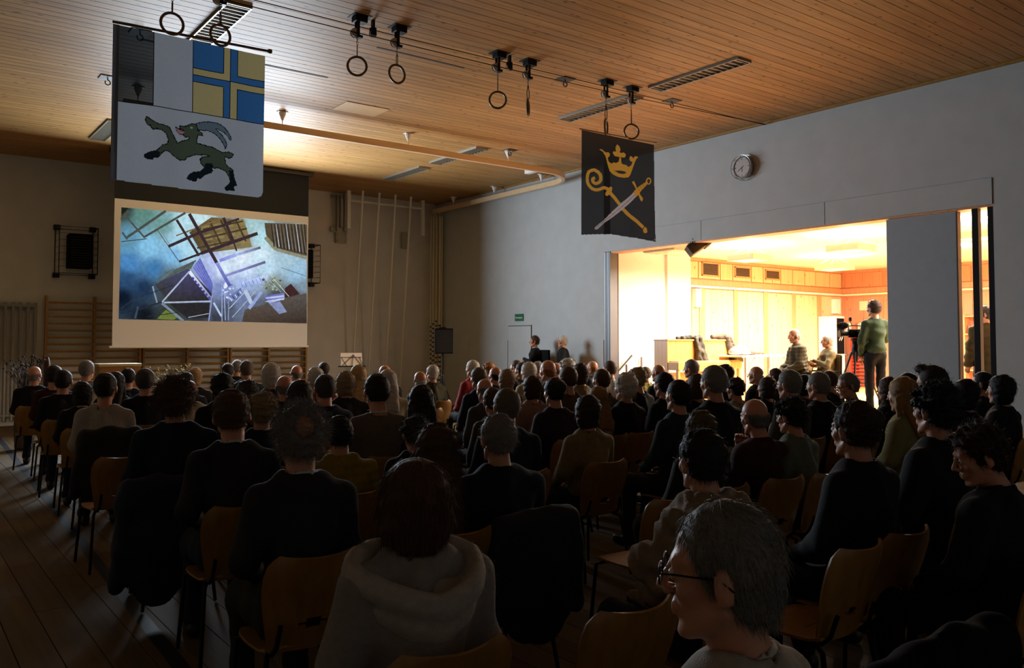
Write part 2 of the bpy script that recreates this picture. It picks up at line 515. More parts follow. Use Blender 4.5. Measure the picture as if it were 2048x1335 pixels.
wl('frieze_rail', xp, XS, zc_+.02, zc_+.16, .05, M_pined)
wl('frieze_rail', xp, XS, ZSC-.07, ZSC-.002, .03, M_pined)
vents = [(1404, 1436, 526, 551), (1470, 1499, 535, 554), (1531, 1558, 541, 558)]
edges = [xp] + [lx(u) for u in (1397, 1441, 1466, 1503, 1527, 1562, 1586, 1610, 1632, 1660)] + [XS]
for k in range(len(edges)-1):
    wl('frieze_panel', edges[k]+.02, edges[k+1]-.02, zc_+.19, ZSC-.09, .02, M_pine)
for (ua, ub, va, vb) in vents:
    x0, x1 = lx(ua), lx(ub); z1, z0 = lz((ua+ub)/2, va), lz((ua+ub)/2, vb)
    vt = thing('air_vent', {1404: 'dark air grille in the pine frieze nearest the white pillar', 1470: 'middle dark air grille in the pine frieze', 1531: 'dark air grille in the pine frieze farthest from the pillar'}[ua], 'vent', ((x0+x1)/2, YS-.03, (z0+z1)/2), 0, 'air grilles in the pine frieze')
    W_, H_ = x1-x0, z1-z0
    MB().bbox((0, .005, 0), (W_, .012, H_), .0).obj('backing', mat('vent_dark', '3a3226', .7), vt)
    fr = MB()
    for sx in (-1, 1): fr.bbox((sx*(W_/2), -.004, 0), (.03, .024, H_+.03), .003)
    for sz in (-1, 1): fr.bbox((0, -.004, sz*H_/2), (W_+.03, .024, .03), .003)
    fr.obj('frame', M_pined, vt)
    for q in range(7):
        MB().box((-W_/2, -.012, -.004), (W_/2, .0, .004)).obj('slat', mat('vent_slat', '5a4e3a', .6), vt, loc=(0, -.001, -H_/2+H_*(q+.5)/7))
# far wall of the side room: red-brown boarding
def fy(u): return on_x(u, 650, XS-.01).y
def fz(u, v): return on_x(u, v, XS-.01).z
def wf(name, y0, y1, z0, z1, t, m, bev=.004):
    l = swf.location
    return boxobj(name, (XS-t-l.x, y0-l.y, z0-l.z), (XS-.0005-l.x, y1-l.y, z1-l.z), m, swf, bev)
yy = YSN; k = 0
while yy < YS-.05:
    ye = min(yy+.55, YS-.02)
    wf('board', yy+.004, ye-.004, ZS+.08, zc_-.08, .02, M_red)
    wf('frieze_panel', yy+.03, ye-.03, zc_+.19, ZSC-.09, .02, M_red)
    yy = ye; k += 1
wf('frieze_rail', YSN, YS-.06, zc_+.02, zc_+.16, .05, M_red)
wf('cove', YSN, YS-.12, zc_-.03, zc_+.012, .08, mat('cove_light', 'f2dfc0', .6))
# ------------------------------------------------------------------ projection screen
sc = thing('projection_screen', 'white roll-down projection screen showing scaffolding inside a tall building', 'screen', (5.505, 17.3, 1.56))
SX0, SX1 = 3.54-5.505, 7.47-5.505
MB().bbox(((SX0+SX1)/2, .006, 2.85/2), (SX1-SX0, .006, 2.85), 0).obj('canvas', mat('screen_canvas', 'e6e9ee', .8), sc)
MB().bbox(((SX0+SX1)/2, .006, (2.85+3.80)/2), (SX1-SX0, .007, .95), 0).obj('black_drop', mat('screen_black', '121b22', .8), sc)
MB().tube([(SX0-.05, .006, 0), (SX1+.03, .006, 0)], .022, 8).obj('weight_bar', M_white, sc, True)
MB().bbox(((SX0+SX1)/2, .02, 3.80-.02), (SX1-SX0+.2, .14, .08), .01).obj('roller_case', mat('roller_grey', '3b3a36', .5), sc)
# projected picture: painted in picture pixels of the crop (230..630 x 400..660) at 5.12x
def img_mat():
    m = bpy.data.materials.new('projected_picture'); m.use_nodes = True
    nt = m.node_tree; N = nt.nodes; L = nt.links
    for n in list(N): N.remove(n)
    out = N.new('ShaderNodeOutputMaterial'); em = N.new('ShaderNodeEmission')
    at = N.new('ShaderNodeVertexColor'); at.layer_name = 'Col'
    nz = N.new('ShaderNodeTexNoise'); nz.inputs['Scale'].default_value = 14; nz.inputs['Detail'].default_value = 6
    ge = N.new('ShaderNodeNewGeometry'); L.new(ge.outputs['Position'], nz.inputs['Vector'])
    mr = N.new('ShaderNodeMapRange'); mr.inputs[1].default_value = .3; mr.inputs[2].default_value = .7
    mr.inputs[3].default_value = .60; mr.inputs[4].default_value = .85
    L.new(nz.outputs['Fac'], mr.inputs[0])
    L.new(at.outputs['Color'], em.inputs['Color']); L.new(mr.outputs[0], em.inputs['Strength'])
    L.new(em.outputs[0], out.inputs[0]); return m
PV, PF, PC = [], [], []
TL, TR, BR, BL = (66, 72), (1964, 245), (1964, 1262), (38, 1216)
def px2l(X, Y, dep=0):
    """picture pixel -> point on the screen (screen-local)"""
    p = on_y(230+X/5.12, 400+Y/5.12, 17.3)
    return (p.x-5.505, -dep, p.z-1.56)
def padd(pts, col, dep):
    n = len(PV)
    cols = col if isinstance(col, list) else [col]*len(pts)
    for p, c in zip(pts, cols):
        PV.append(px2l(p[0], p[1], dep)); PC.append((*lin(c), 1))
    PF.append(tuple(range(n, n+len(pts))))
# soft ground: colour samples over the picture, interpolated
SMP = [(80,100,'2a3a30'),(300,150,'5f8a80'),(500,260,'6f9c98'),(120,420,'5f97b4'),(350,480,'86c4e8'),(600,560,'7fbbe6'),(150,650,'4a86c0'),(400,700,'3f78ac'),(120,800,'2a4a70'),(300,900,'1c3250'),(80,1000,'0c1626'),(300,1180,'12161c'),
       (560,1180,'2c3422'),(700,250,'b8e0ec'),(900,180,'c4e4ea'),(650,420,'a8d6ec'),(760,520,'b0def0'),(1100,300,'7a6a48'),(1000,420,'6a5c40'),(1250,300,'7c6c48'),(1300,420,'7d7350'),(1400,260,'a8ccd0'),(1500,380,'b4e0ec'),(1150,520,'c4d8e8'),(1300,600,'e4f2ff'),(1500,560,'d4eefb'),(1100,700,'dff0ff'),(1350,720,'cfe4ff'),(1560,700,'bfe0f4'),(1000,600,'b8c8f4'),(950,760,'a8b4ea'),
       (1700,350,'6f6a5c'),(1750,640,'a8c8d8'),(1850,760,'9cc4e0'),(1900,900,'8098a8'),(1300,860,'a8bce8'),(1100,900,'7a88c0'),(1450,850,'9cb4d8'),(1600,860,'7c8a7c'),(1650,960,'4a4a48'),(1850,960,'4a2f2c'),(1300,1000,'6f7ea8'),(1450,1050,'5c6478'),(1600,1100,'4c4640'),(1850,1120,'48403a'),(1500,1200,'483f38'),(1850,1220,'3c3028'),(1150,1100,'4c5468'),(700,850,'3a3a3e'),(800,1000,'33302e'),(850,1140,'2c2a2c'),(1050,1220,'3a3e4a'),(550,950,'3a3e40'),(560,800,'5a6a66')]
sx = np.array([[a[0], a[1]] for a in SMP], float); scol = np.array([lin(a[2]) for a in SMP])
GX, GY = 96, 54
base = len(PV)
for j in range(GY+1):
    for i in range(GX+1):
        s_, t_ = i/GX, j/GY
        X = (TL[0]*(1-s_)+TR[0]*s_)*(1-t_)+(BL[0]*(1-s_)+BR[0]*s_)*t_
        Y = (TL[1]*(1-s_)+TR[1]*s_)*(1-t_)+(BL[1]*(1-s_)+BR[1]*s_)*t_
        w_ = 1/(((sx-[X, Y])**2).sum(1)+1500)**1.7
        c = (scol*w_[:, None]).sum(0)/w_.sum()
        PV.append(px2l(X, Y, 0)); PC.append((*c, 1))
for j in range(GY):
    for i in range(GX):
        a = base+j*(GX+1)+i; PF.append((a, a+GX+1, a+GX+2, a+1))
def beam(x0, y0, x1, y1, w, col, dep=.002, w2=None):
    dx, dy = x1-x0, y1-y0; L_ = math.hypot(dx, dy); nx, ny = -dy/L_*w/2, dx/L_*w/2
    k = (w2 or w)/w
    c = col if isinstance(col, tuple) else (col, col)
    padd([(x0+nx, y0+ny), (x1+nx*k, y1+ny*k), (x1-nx*k, y1-ny*k), (x0-nx, y0-ny)], [c[0], c[1], c[1], c[0]], dep)
# coffered ceiling and brown boards
padd([(760, 330), (985, 175), (1320, 205), (1405, 480), (890, 545)], ['54442c', '6e5a38', '7c6a44', '8a7c58', '5c5038'], .0012)
for a, b in (((900, 300), (1310, 215)), ((880, 400), (1350, 290)), ((840, 490), (1380, 380)), ((970, 215), (1090, 460)), ((1080, 200), (1200, 440)), ((1240, 210), (1340, 420))):
    beam(*a, *b, 18, '4a3c26', .0016)
for i in range(4):
    for j in range(3):
        X, Y = 880+i*118+j*22, 270+j*92-i*20
        padd([(X, Y), (X+82, Y-18), (X+98, Y+42), (X+14, Y+60)], '8a7a50', .0014)
padd([(65, 80), (140, 78), (70, 150)], '1c2018', .0015)
# arched wooden lattice at right
arch = [(1530, 232), (1964, 250), (1964, 570), (1900, 568), (1750, 530), (1650, 500), (1590, 440), (1545, 350)]
padd(arch[::-1], '564a38', .0016)
for i in range(11):
    X = 1600+i*34
    beam(X, 245, min(X+30+i, 1957), 480+i*8, 11, ('3a3026', '2a2622'), .002)
    if X < 1925: beam(X+14, 245, min(X+46+i, 1958), 470+i*8, 7, ('a8b4c0', 'd0dcf0') if i % 3 == 1 else ('6c6252', '7c7a78'), .002)
beam(1540, 380, 1650, 505, 40, '8a8a70', .0018); beam(1650, 505, 1962, 590, 34, '8c8c78', .0018)
# upper left steel frame
FR = '4a4e48'
for q in ((75, 330, 125, 400, 20), (110, 390, 520, 110, 26), (110, 165, 300, 380, 18), (295, 380, 720, 130, 22), (65, 425, 325, 395, 10), (65, 200, 140, 110, 30)):
    beam(*q, FR, .0024)
# main dark roof beams
DB = '3a2c30'
for q in ((630, 200, 860, 570, 26), (760, 140, 1040, 640, 34), (545, 475, 870, 330, 30), (870, 330, 1190, 235, 26), (1110, 180, 1215, 430, 30), (655, 630, 880, 545, 22), (880, 545, 1460, 340, 34), (1215, 430, 1245, 520, 16), (860, 570, 745, 390, 20), (1140, 235, 1270, 190, 22)):
    beam(*q, DB, .0026)
beam(1040, 640, 1175, 880, 34, ('8a92d8', '5a5cb0'), .0027)
beam(1070, 620, 1240, 560, 34, ('8888d8', 'a0b4f0'), .0026); beam(1240, 560, 1490, 485, 26, ('a8bcf0', '5a5870'), .0026)
beam(1130, 775, 1540, 632, 26, ('9098dc', '6a6488'), .0026)
beam(625, 365, 1100, 185, 14, '7a6440', .0025)
beam(430, 300, 650, 620, 9, '5a6468', .0022); beam(465, 300, 560, 460, 7, '7a8c90', .0022)
# scaffold deck and tubes
padd([(400, 860), (750, 700), (1000, 960), (960, 1040), (560, 1040)], ['3c3e40', '4a4870', '302e38', '2a282a', '343230'], .0018)
padd([(560, 1060), (970, 1050), (960, 1200), (740, 1210)], '2a282a', .0018)
padd([(590, 720), (830, 610), (780, 700), (470, 850)], '56625c', .0017)
padd([(790, 690), (870, 590), (1000, 850), (990, 960)], ['8890d8', '6a74c0', '6a78c8', '565cac'], .002)
for i in range(5): beam(800+i*18, 680-i*18, 985+i*4, 950-i*20, 4, '4c50a0', .0022)
beam(760, 730, 980, 1010, 34, ('e8f0ff', '8088b0'), .0023)
for i in range(7): beam(790+i*28, 790+i*33, 806+i*28, 812+i*33, 20, '4a44a0', .0025)
TB = 'aab8d4'
for q in ((480, 1045, 760, 730, 16, TB), (500, 1048, 980, 1035, 16, TB), (480, 1055, 700, 1236, 26, '7a8698'), (385, 880, 430, 1050, 16, '8898a8'), (60, 1110, 385, 870, 10, '2a3444'), (190, 1010, 600, 870, 9, '26303c'), (245, 1120, 480, 1040, 16, '262c38'), (60, 1160, 330, 1090, 10, '20283a'), (205, 1210, 235, 1090, 22, '39465e'), (330, 1190, 640, 1150, 8, '2c2e30'), (750, 1200, 960, 1160, 6, 'c0c8d0'), (400, 870, 830, 620, 8, '49525a'), (450, 800, 600, 700, 7, '4a5a66'),
          (960, 1236, 1010, 870, 14, '8c98c4'), (985, 1236, 1000, 1000, 8, '4a4e6a'), (1095, 1240, 1095, 850, 10, '9cabd8'), (1130, 1230, 1115, 900, 8, 'a8b4dc'), (1160, 1230, 1165, 1000, 9, '8c98b8'), (1010, 1050, 1090, 1190, 20, 'b8c8e8'), (1170, 1110, 1330, 940, 7, 'c0cce4'), (1200, 1200, 1440, 930, 7, 'b0bcd0'), (1370, 1110, 1500, 940, 34, '96a6d8'), (1560, 730, 1780, 985, 6, 'c8d0d0'), (1500, 740, 1700, 940, 5, 'b8c4c8'), (1330, 920, 1400, 1060, 40, 'b4c4e0')):
    beam(*q[:5], q[5], .0028)
padd([(1140, 1010), (1290, 895), (1300, 960), (1150, 1060)], '6a78b0', .002)
for i in range(6): beam(1155+i*24, 1020-i*18, 1175+i*24, 1050-i*18, 11, 'd0dcf8' if i % 2 else '3c4468', .0024)
padd([(1270, 850), (1560, 760), (1570, 850), (1300, 900)], ['b4c8f8', 'c8dcff', '9cb0d8', '8ca0d4'], .0018)
for i in range(7): beam(1290+i*38, 845-i*10, 1310+i*38, 890-i*10, 6, '7484c8', .0022)
padd([(1520, 980), (1730, 950), (1735, 1010), (1580, 1060)], ['6a6cc0', '8084d0', 'c4d0f0', '98a4d0'], .0024)
padd([(1580, 1060), (1690, 1035), (1760, 1145), (1680, 1165)], '8490b8', .0024)
for i in range(4): beam(1540, 985+i*18, 1730, 962+i*18, 6, 'd4dcff' if i % 2 else '4a4c98', .0026)
padd([(1330, 1120), (1960, 950), (1962, 1255), (1300, 1245)], ['564c44', '5a5450', '3a2c26', '4a4038'], .0014)
padd([(1740, 900), (1800, 855), (1890, 960), (1740, 1000)], '402826', .0016)
padd([(430, 1215), (520, 1120), (640, 1200), (600, 1225)], '6a7838', .0016)
beam(1700, 690, 1962, 780, 8, '6a8ca8', .002)
def blob(X, Y, r, col, dep):
    padd([(X+r*math.cos(a*.7854), Y+r*.8*math.sin(a*.7854)) for a in range(8)][::-1], col, dep)
rnd = random.Random(3)
for i in range(26): blob(1100+rnd.random()*110, 850+rnd.random()*170, 8+rnd.random()*10, rnd.choice(['cfe0ff', '6470b0', '8c9cdc', 'e8f2ff']), .0022)
for i in range(20): blob(1480+rnd.random()*220, 790+rnd.random()*130-0, 8+rnd.random()*12, rnd.choice(['8a9060', 'b0b890', '5c5c48', 'a0b0a8']), .0022)
me = bpy.data.meshes.new('projected_image'); me.from_pydata(PV, [], PF); me.update()
ca = me.color_attributes.new('Col', 'FLOAT_COLOR', 'POINT')
ca.data.foreach_set('color', np.array(PC, np.float32).ravel())
pi = link('projected_image', me, sc, img_mat())

# ------------------------------------------------------------------ flags
def wave(x, z, ph, amp):
    k = .35+.65*(1-z)                       # more play at the free lower hem
    return amp*k*(math.sin(4.3*x+1.7*z+ph)+.55*math.sin(9.1*x-2.1*z+2*ph)+.3*math.sin(15*x+ph*3+3*z))
class Flag:
    """cloth cut on a fine grid; every field and charge takes its own cells, the last one drawn wins"""
    def __init__(s, parent, W_, H_, ph, amp, n=200):
        s.p, s.W, s.H, s.ph, s.amp, s.n = parent, W_, H_, ph, amp, n
        s.own = np.full((n, n), -1, int); s.lay = []
        c = (np.arange(n)+.5)/n
        s.X, s.Z = np.meshgrid(c*W_*1.03, c*H_*1.02, indexing='ij')
    def inside(s, poly):
        r = np.zeros(s.X.shape, bool); k = len(poly)
        for i in range(k):
            (x0, y0), (x1, y1) = poly[i], poly[(i+1) % k]
            if y0 == y1: continue
            m = ((y0 > s.Z) != (y1 > s.Z)) & (s.X < (x1-x0)*(s.Z-y0)/(y1-y0)+x0)
            r ^= m
        return r
    def add(s, name, polys, m, clip=True):
        r = np.zeros(s.X.shape, bool)
        for q in polys: r |= s.inside(q)
        if clip and s.lay: r &= s.own >= 0
        s.own[r] = len(s.lay); s.lay.append((name, m))
    def build(s):
        n = s.n; g = np.arange(n+1)/n; gx, gz = np.meshgrid(g*s.W*1.03, g*s.H*1.02, indexing='ij')
        V = np.empty((n+1, n+1, 3))
        for i in range(n+1):
            for j in range(n+1): V[i, j] = (gx[i, j], wave(gx[i, j]/s.W*1.5, 1-gz[i, j]/s.H, s.ph, s.amp), -gz[i, j])
        V = V.reshape(-1, 3)
        for k, (name, m) in enumerate(s.lay):
            I = np.argwhere(s.own == k)
            if not len(I): continue
            a = I[:,0]*(n+1)+I[:,1]
            Q = np.stack([a, a+1, a+n+2, a+n+1], 1)
            u_, inv = np.unique(Q, return_inverse=True)
            link(name, arr_mesh(name, V[u_], inv.reshape(-1, 4)), s.p, m)
def cloth_mat(name, col, trans=.35, clear=0.):
    if name in MATS: return MATS[name]
    m = bpy.data.materials.new(name); MATS[name] = m; m.use_nodes = True
    nt = m.node_tree; N = nt.nodes; L = nt.links
    for n in list(N): N.remove(n)
    out = N.new('ShaderNodeOutputMaterial'); df = N.new('ShaderNodeBsdfDiffuse'); tr = N.new('ShaderNodeBsdfTranslucent')
    nz = N.new('ShaderNodeTexNoise'); nz.inputs['Scale'].default_value = 160
    ge = N.new('ShaderNodeNewGeometry'); L.new(ge.outputs['Position'], nz.inputs['Vector'])
    mr = N.new('ShaderNodeMapRange'); mr.inputs[3].default_value = .8; mr.inputs[4].default_value = 1.15
    L.new(nz.outputs['Fac'], mr.inputs[0])
    sv = N.new('ShaderNodeVectorMath'); sv.operation = 'SCALE'; sv.inputs[0].default_value = lin(col)
    L.new(mr.outputs[0], sv.inputs['Scale'])
    L.new(sv.outputs[0], df.inputs[0]); L.new(sv.outputs[0], tr.inputs[0])
    mx = N.new('ShaderNodeMixShader'); mx.inputs[0].default_value = trans
    L.new(df.outputs[0], mx.inputs[1]); L.new(tr.outputs[0], mx.inputs[2]); last = mx.outputs[0]
    if clear:
        tp = N.new('ShaderNodeBsdfTransparent'); m2 = N.new('ShaderNodeMixShader'); m2.inputs[0].default_value = clear
        L.new(last, m2.inputs[1]); L.new(tp.outputs[0], m2.inputs[2]); last = m2.outputs[0]
    L.new(last, out.inputs[0]); return m
def outline(pts, w):
    """closed outline -> list of small quads (stroke)"""
    q = []
    n = len(pts)
    for i in range(n):
        (x0, y0), (x1, y1) = pts[i], pts[(i+1) % n]
        L_ = math.hypot(x1-x0, y1-y0)
        if L_ < 1e-5: continue
        nx, ny = -(y1-y0)/L_*w/2, (x1-x0)/L_*w/2; ex, ey = (x1-x0)/L_*w*.3, (y1-y0)/L_*w*.3
        q.append([(x0+nx-ex, y0+ny-ey), (x1+nx+ex, y1+ny+ey), (x1-nx+ex, y1-ny+ey), (x0-nx-ex, y0-ny-ey)])
    return q
def smooth_poly(pts, it=1):
    for _ in range(it):
        o = []
        n = len(pts)
        for i in range(n):
            a, b = pts[i], pts[(i+1) % n]
            o += [(a[0]*.75+b[0]*.25, a[1]*.75+b[1]*.25), (a[0]*.25+b[0]*.75, a[1]*.25+b[1]*.75)]
        pts = o
    return pts
RY = 8.65
# --- flag 1: black, white, quartered blue and yellow, ibex
f1 = thing('flag', 'square hanging flag with black, white, blue-yellow quarters above a rearing ibex', 'flag', (1.757, RY+.02, 4.72), 0, 'flags hanging from gym rings')
FW, FH = 1.48, 1.53
G0 = np.array([[222, 36], [528, 97], [524, 368], [236, 364]], float)   # corners in the photo
def homog(src, dst):
    A = []
    for (x, y), (X, Y) in zip(src, dst):
        A.append([x, y, 1, 0, 0, 0, -X*x, -X*y]); A.append([0, 0, 0, x, y, 1, -Y*x, -Y*y])
    b = np.array(dst, float).ravel()
    h = np.linalg.solve(np.array(A), b)
    H = np.append(h, 1).reshape(3, 3)
    def fn(x, y):
        p = H @ np.array([x, y, 1.]); return (p[0]/p[2], p[1]/p[2])
    return fn
h1 = homog([tuple(p) for p in G0], [(0, 0), (FW, 0), (FW, FH), (0, FH)])
def f1a(X, Y): return h1(210+X/6.206, 30+Y/6.206)        # crop 1 of the flag
def f1b(X, Y): return h1(220+X/6.4, 190+Y/6.4)           # crop 2 of the flag
AMP1 = .020
C_blk = cloth_mat('flag_black', '101b1e', .35, .03); C_wht = cloth_mat('flag_white', '8e9299', .5)
C_blu = cloth_mat('flag_blue', '2c5583', .5); C_yel = cloth_mat('flag_yellow', '978a60', .5); C_line = cloth_mat('flag_line', '0c1218', .1)
C_gre = cloth_mat('flag_ibex', '434d3e', .4); C_greb = cloth_mat('flag_ibex_dark', '1a232a', .25); C_pink = cloth_mat('flag_pink', '9a6f72', .4); C_horn = cloth_mat('flag_horn', '586670', .4)
FL1 = Flag(f1, FW, FH, 1.3, AMP1)
def s1(name, polys, m, dep, clip=False):
    for q in (polys if 'line' not in name and 'seam' not in name else [polys]): FL1.add(name, [q] if q is not polys else polys, m, clip)
zr = f1a(1097, 1155)[1]; xb = f1a(600, 600)[0]; xw_ = f1a(1100, 700)[0]
s1('black_field', [[(0.0, 0), (xb, 0), (xb, zr), (0, zr)]], C_blk, 0)
s1('white_field', [[(xb, 0), (xw_, 0), (xw_, zr), (xb, zr)]], C_wht, 0)
br = FW*.985
s1('ibex_field', [[(0, zr), (FW, zr), (FW, FH*.955), (FW*.99, FH*.985), (FW*.965, FH), (FW*.5, FH*1.0), (0.02, FH*.985), (0, FH*.6)]], C_wht, 0)
Q0, Q1 = xw_, FW
xm = f1a(1562, 750)[0]; zm = f1a(1562, 752)[1]; bw_ = .075; bz = .1
z2a = zm
s1('yellow_quarter', [[(Q0, zm), (xm, zm), (xm, zr), (Q0, zr)], [(xm, 0), (Q1, 0), (Q1, zm), (xm, zm)]], C_yel, 0)
s1('blue_quarter', [[(Q0, 0), (xm, 0), (xm, zm), (Q0, zm)], [(xm, zm), (Q1, zm), (Q1, zr), (xm, zr)]], C_blu, 0)
b_ = .072
s1('yellow_bar', [[(Q0, zm-b_), (xm-b_, zm-b_), (xm-b_, 0), (xm, 0), (xm, zm), (Q0, zm)], [(Q1, zm+b_), (xm+b_, zm+b_), (xm+b_, zr), (xm, zr), (xm, zm), (Q1, zm)]], C_yel, .0015)
s1('blue_bar', [[(xm, 0), (xm+b_, 0), (xm+b_, zm-b_), (Q1, zm-b_), (Q1, zm), (xm, zm)], [(Q0, zm), (xm, zm), (xm, zr), (xm-b_, zr), (xm-b_, zm+b_), (Q0, zm+b_)]], C_blu, .0015)
ln = []
def seg(a, b, w=.008): ln.append([(a[0], a[1]-w/2), (b[0], b[1]-w/2), (b[0], b[1]+w/2), (a[0], a[1]+w/2)] if abs(a[1]-b[1]) < abs(a[0]-b[0]) else [(a[0]-w/2, a[1]), (a[0]+w/2, a[1]), (b[0]+w/2, b[1]), (b[0]-w/2, b[1])])
for a, b in (((xb, 0), (xb, zr)), ((xw_, 0), (xw_, zr)), ((Q0, zm), (Q1, zm)), ((xm, 0), (xm, zr)), ((Q0, zm-b_), (xm-b_, zm-b_)), ((xm-b_, 0), (xm-b_, zm-b_)), ((xm+b_, 0), (xm+b_, zm-b_)), ((xm+b_, zm-b_), (Q1, zm-b_)), ((Q0, zm+b_), (xm-b_, zm+b_)), ((xm-b_, zm+b_), (xm-b_, zr)), ((xm+b_, zm+b_), (xm+b_, zr)), ((xm+b_, zm+b_), (Q1, zm+b_)), ((0, zr), (FW, zr))): seg(a, b)
s1('seams', ln, C_line, .003)
IB = [(905,570),(960,540),(1040,515),(1045,480),(1000,490),(985,480),(975,455),(925,455),(890,415),(875,368),(905,385),(950,405),(985,412),(975,398),(925,385),(925,345),(960,350),(1010,350),(1050,325),(1090,312),(1125,320),(1150,350),(1155,395),(1200,425),(1215,460),(1150,455),(1145,500),(1140,555),(1230,575),(1340,595),(1410,625),(1465,648),(1530,632),(1595,650),(1580,690),(1540,708),(1490,690),(1500,770),(1530,810),(1590,840),(1605,930),(1640,1020),(1600,1035),(1610,1085),(1510,1090),(1490,1065),(1540,1020),(1565,985),(1540,920),(1500,865),(1400,835),(1350,850),(1320,790),(1335,880),(1320,905),(1240,935),(1190,990),(1155,975),(1140,1022),(1060,1010),(1035,990),(1060,945),(1110,915),(1190,900),(1240,850),(1190,800),(1185,750),(1215,720),(1300,705),(1260,695),(1130,700),(1030,735),(1000,775),(940,778),(860,730),(790,675),(740,680),(700,720),(660,768),(620,765),(590,795),(510,785),(488,765),(500,735),(560,705),(640,685),(710,610),(780,588),(785,530),(755,460),(700,420),(620,405),(590,418),(565,410),(555,372),(510,365),(480,300),(495,255),(560,300),(640,340),(760,362),(800,385),(840,460)]
ib = [f1b(*p) for p in IB]
s1('ibex_shape', [ib], C_gre, .005)
s1('ibex_outline', outline(ib, .009), C_line, .0075)
HN = [(1125,315),(1175,295),(1230,283),(1300,278),(1370,285),(1430,300),(1480,335),(1525,385),(1555,435),(1568,470),(1555,490),(1530,450),(1480,400),(1420,370),(1370,358),(1440,420),(1490,480),(1515,545),(1495,598),(1470,540),(1420,470),(1350,415),(1270,390),(1200,392),(1155,385)]
hn = [f1b(*p) for p in HN]
s1('horn_shape', [hn], C_horn, .0055)
s1('horn_outline', outline(hn, .008), C_line, .0078)
hoofs = [[(488,765),(500,735),(560,705),(640,685),(690,700),(660,768),(620,765),(590,795),(510,785)], [(1035,990),(1060,945),(1110,915),(1190,900),(1245,850),(1330,870),(1320,905),(1240,935),(1190,990),(1155,975),(1140,1022),(1060,1010)], [(1540,850),(1592,850),(1605,930),(1640,1020),(1600,1035),(1610,1085),(1510,1090),(1490,1065),(1540,1020),(1565,985)], [(1240,800),(1320,790),(1335,880),(1245,860)]]
s1('hoof_shape', [[f1b(*p) for p in h] for h in hoofs], C_greb, .0062)
s1('tongue_shape', [[f1b(*p) for p in [(875,370),(905,392),(950,412),(990,418),(975,448),(925,450),(890,415)]]], C_pink, .0068)
s1('eye_shape', [[f1b(1076+16*math.cos(a*.7854), 366+14*math.sin(a*.7854)) for a in range(8)]], C_wht, .0085)
FL1.build()
pole1 = MB().tube([(-.03, 0, .02), (FW+.05, 0, .06)], .014, 10).obj('pole', mat('pole_wood', '5a4020', .5), f1, True)
hm = MB(); hm.box((-.025, -.004, -FH*.99), (.03, .006, .0)); hm.obj('side_hem', C_wht, f1)
MB().lathe([(.02, -.02), (.026, 0), (.02, .02)], 10, Matrix.Translation((FW+.05, 0, .06)) @ Matrix.Rotation(math.pi/2, 4, 'Y')).obj('finial', MATS['pole_wood'], f1, True)
# --- flag 2: black with crown, crozier and sword
f2 = thing('flag', 'black hanging flag with golden crown, crozier and crossed sword', 'flag', (7.78, RY+.02, 4.62), 0, 'flags hanging from gym rings')
h2 = homog([(1167, 255), (1314, 285), (1319, 481), (1167, 468)], [(0, 0), (1.46, 0), (1.49, 1.46), (0, 1.47)])
def f2a(X, Y): return h2(1150+X/5.342, 240+Y/5.34)
FL2 = Flag(f2, 1.47, 1.47, .4, .013)
def s2(name, polys, m, dep): FL2.add(name, polys, m, False)
C_b2 = cloth_mat('flag_charcoal', '2a2a2a', .25, .04); C_gold = cloth_mat('flag_gold', 'c8963c', .35); C_sil = cloth_mat('flag_silver', 'b6aeb0', .35)
s2('black_field', [[(0, 0), (1.46, 0), (1.475, .75), (1.49, 1.46), (1.0, 1.44), (.55, 1.42), (.2, 1.45), (0, 1.47)]], C_b2, 0)
CR = [(285,290),(305,285),(335,310),(350,325),(375,318),(395,345),(385,370),(368,378),(380,420),(410,445),(440,430),(460,440),(490,425),(500,370),(470,368),(445,362),(425,330),(435,308),(460,315),(455,265),(475,235),(500,260),(510,290),(500,320),(525,330),(545,322),(570,345),(560,375),(535,380),(515,370),(522,440),(545,455),(570,455),(600,480),(630,460),(645,420),(620,415),(608,390),(620,362),(645,370),(655,390),(670,360),(710,372),(685,395),(665,440),(640,510),(615,570),(595,590),(540,597),(480,585),(425,560),(390,525),(370,460),(350,370),(320,315)]
s2('crown_shape', [[f2a(*p) for p in CR]], C_gold, .004)
s2('crown_inside', [[f2a(*p) for p in [(440,520),(500,518),(560,528),(578,545),(540,556),(490,548)]]], C_b2, .0065)
def band(pts, ws):
    L_, R_ = [], []
    for i, (x, y) in enumerate(pts):
        a = pts[max(i-1, 0)]; b = pts[min(i+1, len(pts)-1)]
        dx, dy = b[0]-a[0], b[1]-a[1]; l = math.hypot(dx, dy); w = ws[i] if isinstance(ws, list) else ws
        L_.append((x-dy/l*w/2, y+dx/l*w/2)); R_.append((x+dy/l*w/2, y-dx/l*w/2))
    return [[L_[i], L_[i+1], R_[i+1], R_[i]] for i in range(len(pts)-1)]
sp = []
for k in range(34):
    t = k/33; a = -1.0+t*9.6; r = 22+t*75
    sp.append((236+r*math.cos(-a+2.4)*.95-6, 612+r*math.sin(-a+2.4)*1.05))
cro = sp[:]
crz = [(240,595),(215,610),(225,645),(265,655),(300,620),(290,555),(235,512),(175,530),(155,590),(165,660),(215,715),(275,725),(330,705),(375,720)]
def cat(pts, n=5):
    o = []
    for i in range(len(pts)-1):
        p0, p1, p2, p3 = pts[max(i-1,0)], pts[i], pts[i+1], pts[min(i+2,len(pts)-1)]
        for k in range(n):
            t = k/n
            o.append(tuple(.5*((2*p1[j])+(-p0[j]+p2[j])*t+(2*p0[j]-5*p1[j]+4*p2[j]-p3[j])*t*t+(-p0[j]+3*p1[j]-3*p2[j]+p3[j])*t**3) for j in (0, 1)))
    return o+[pts[-1]]
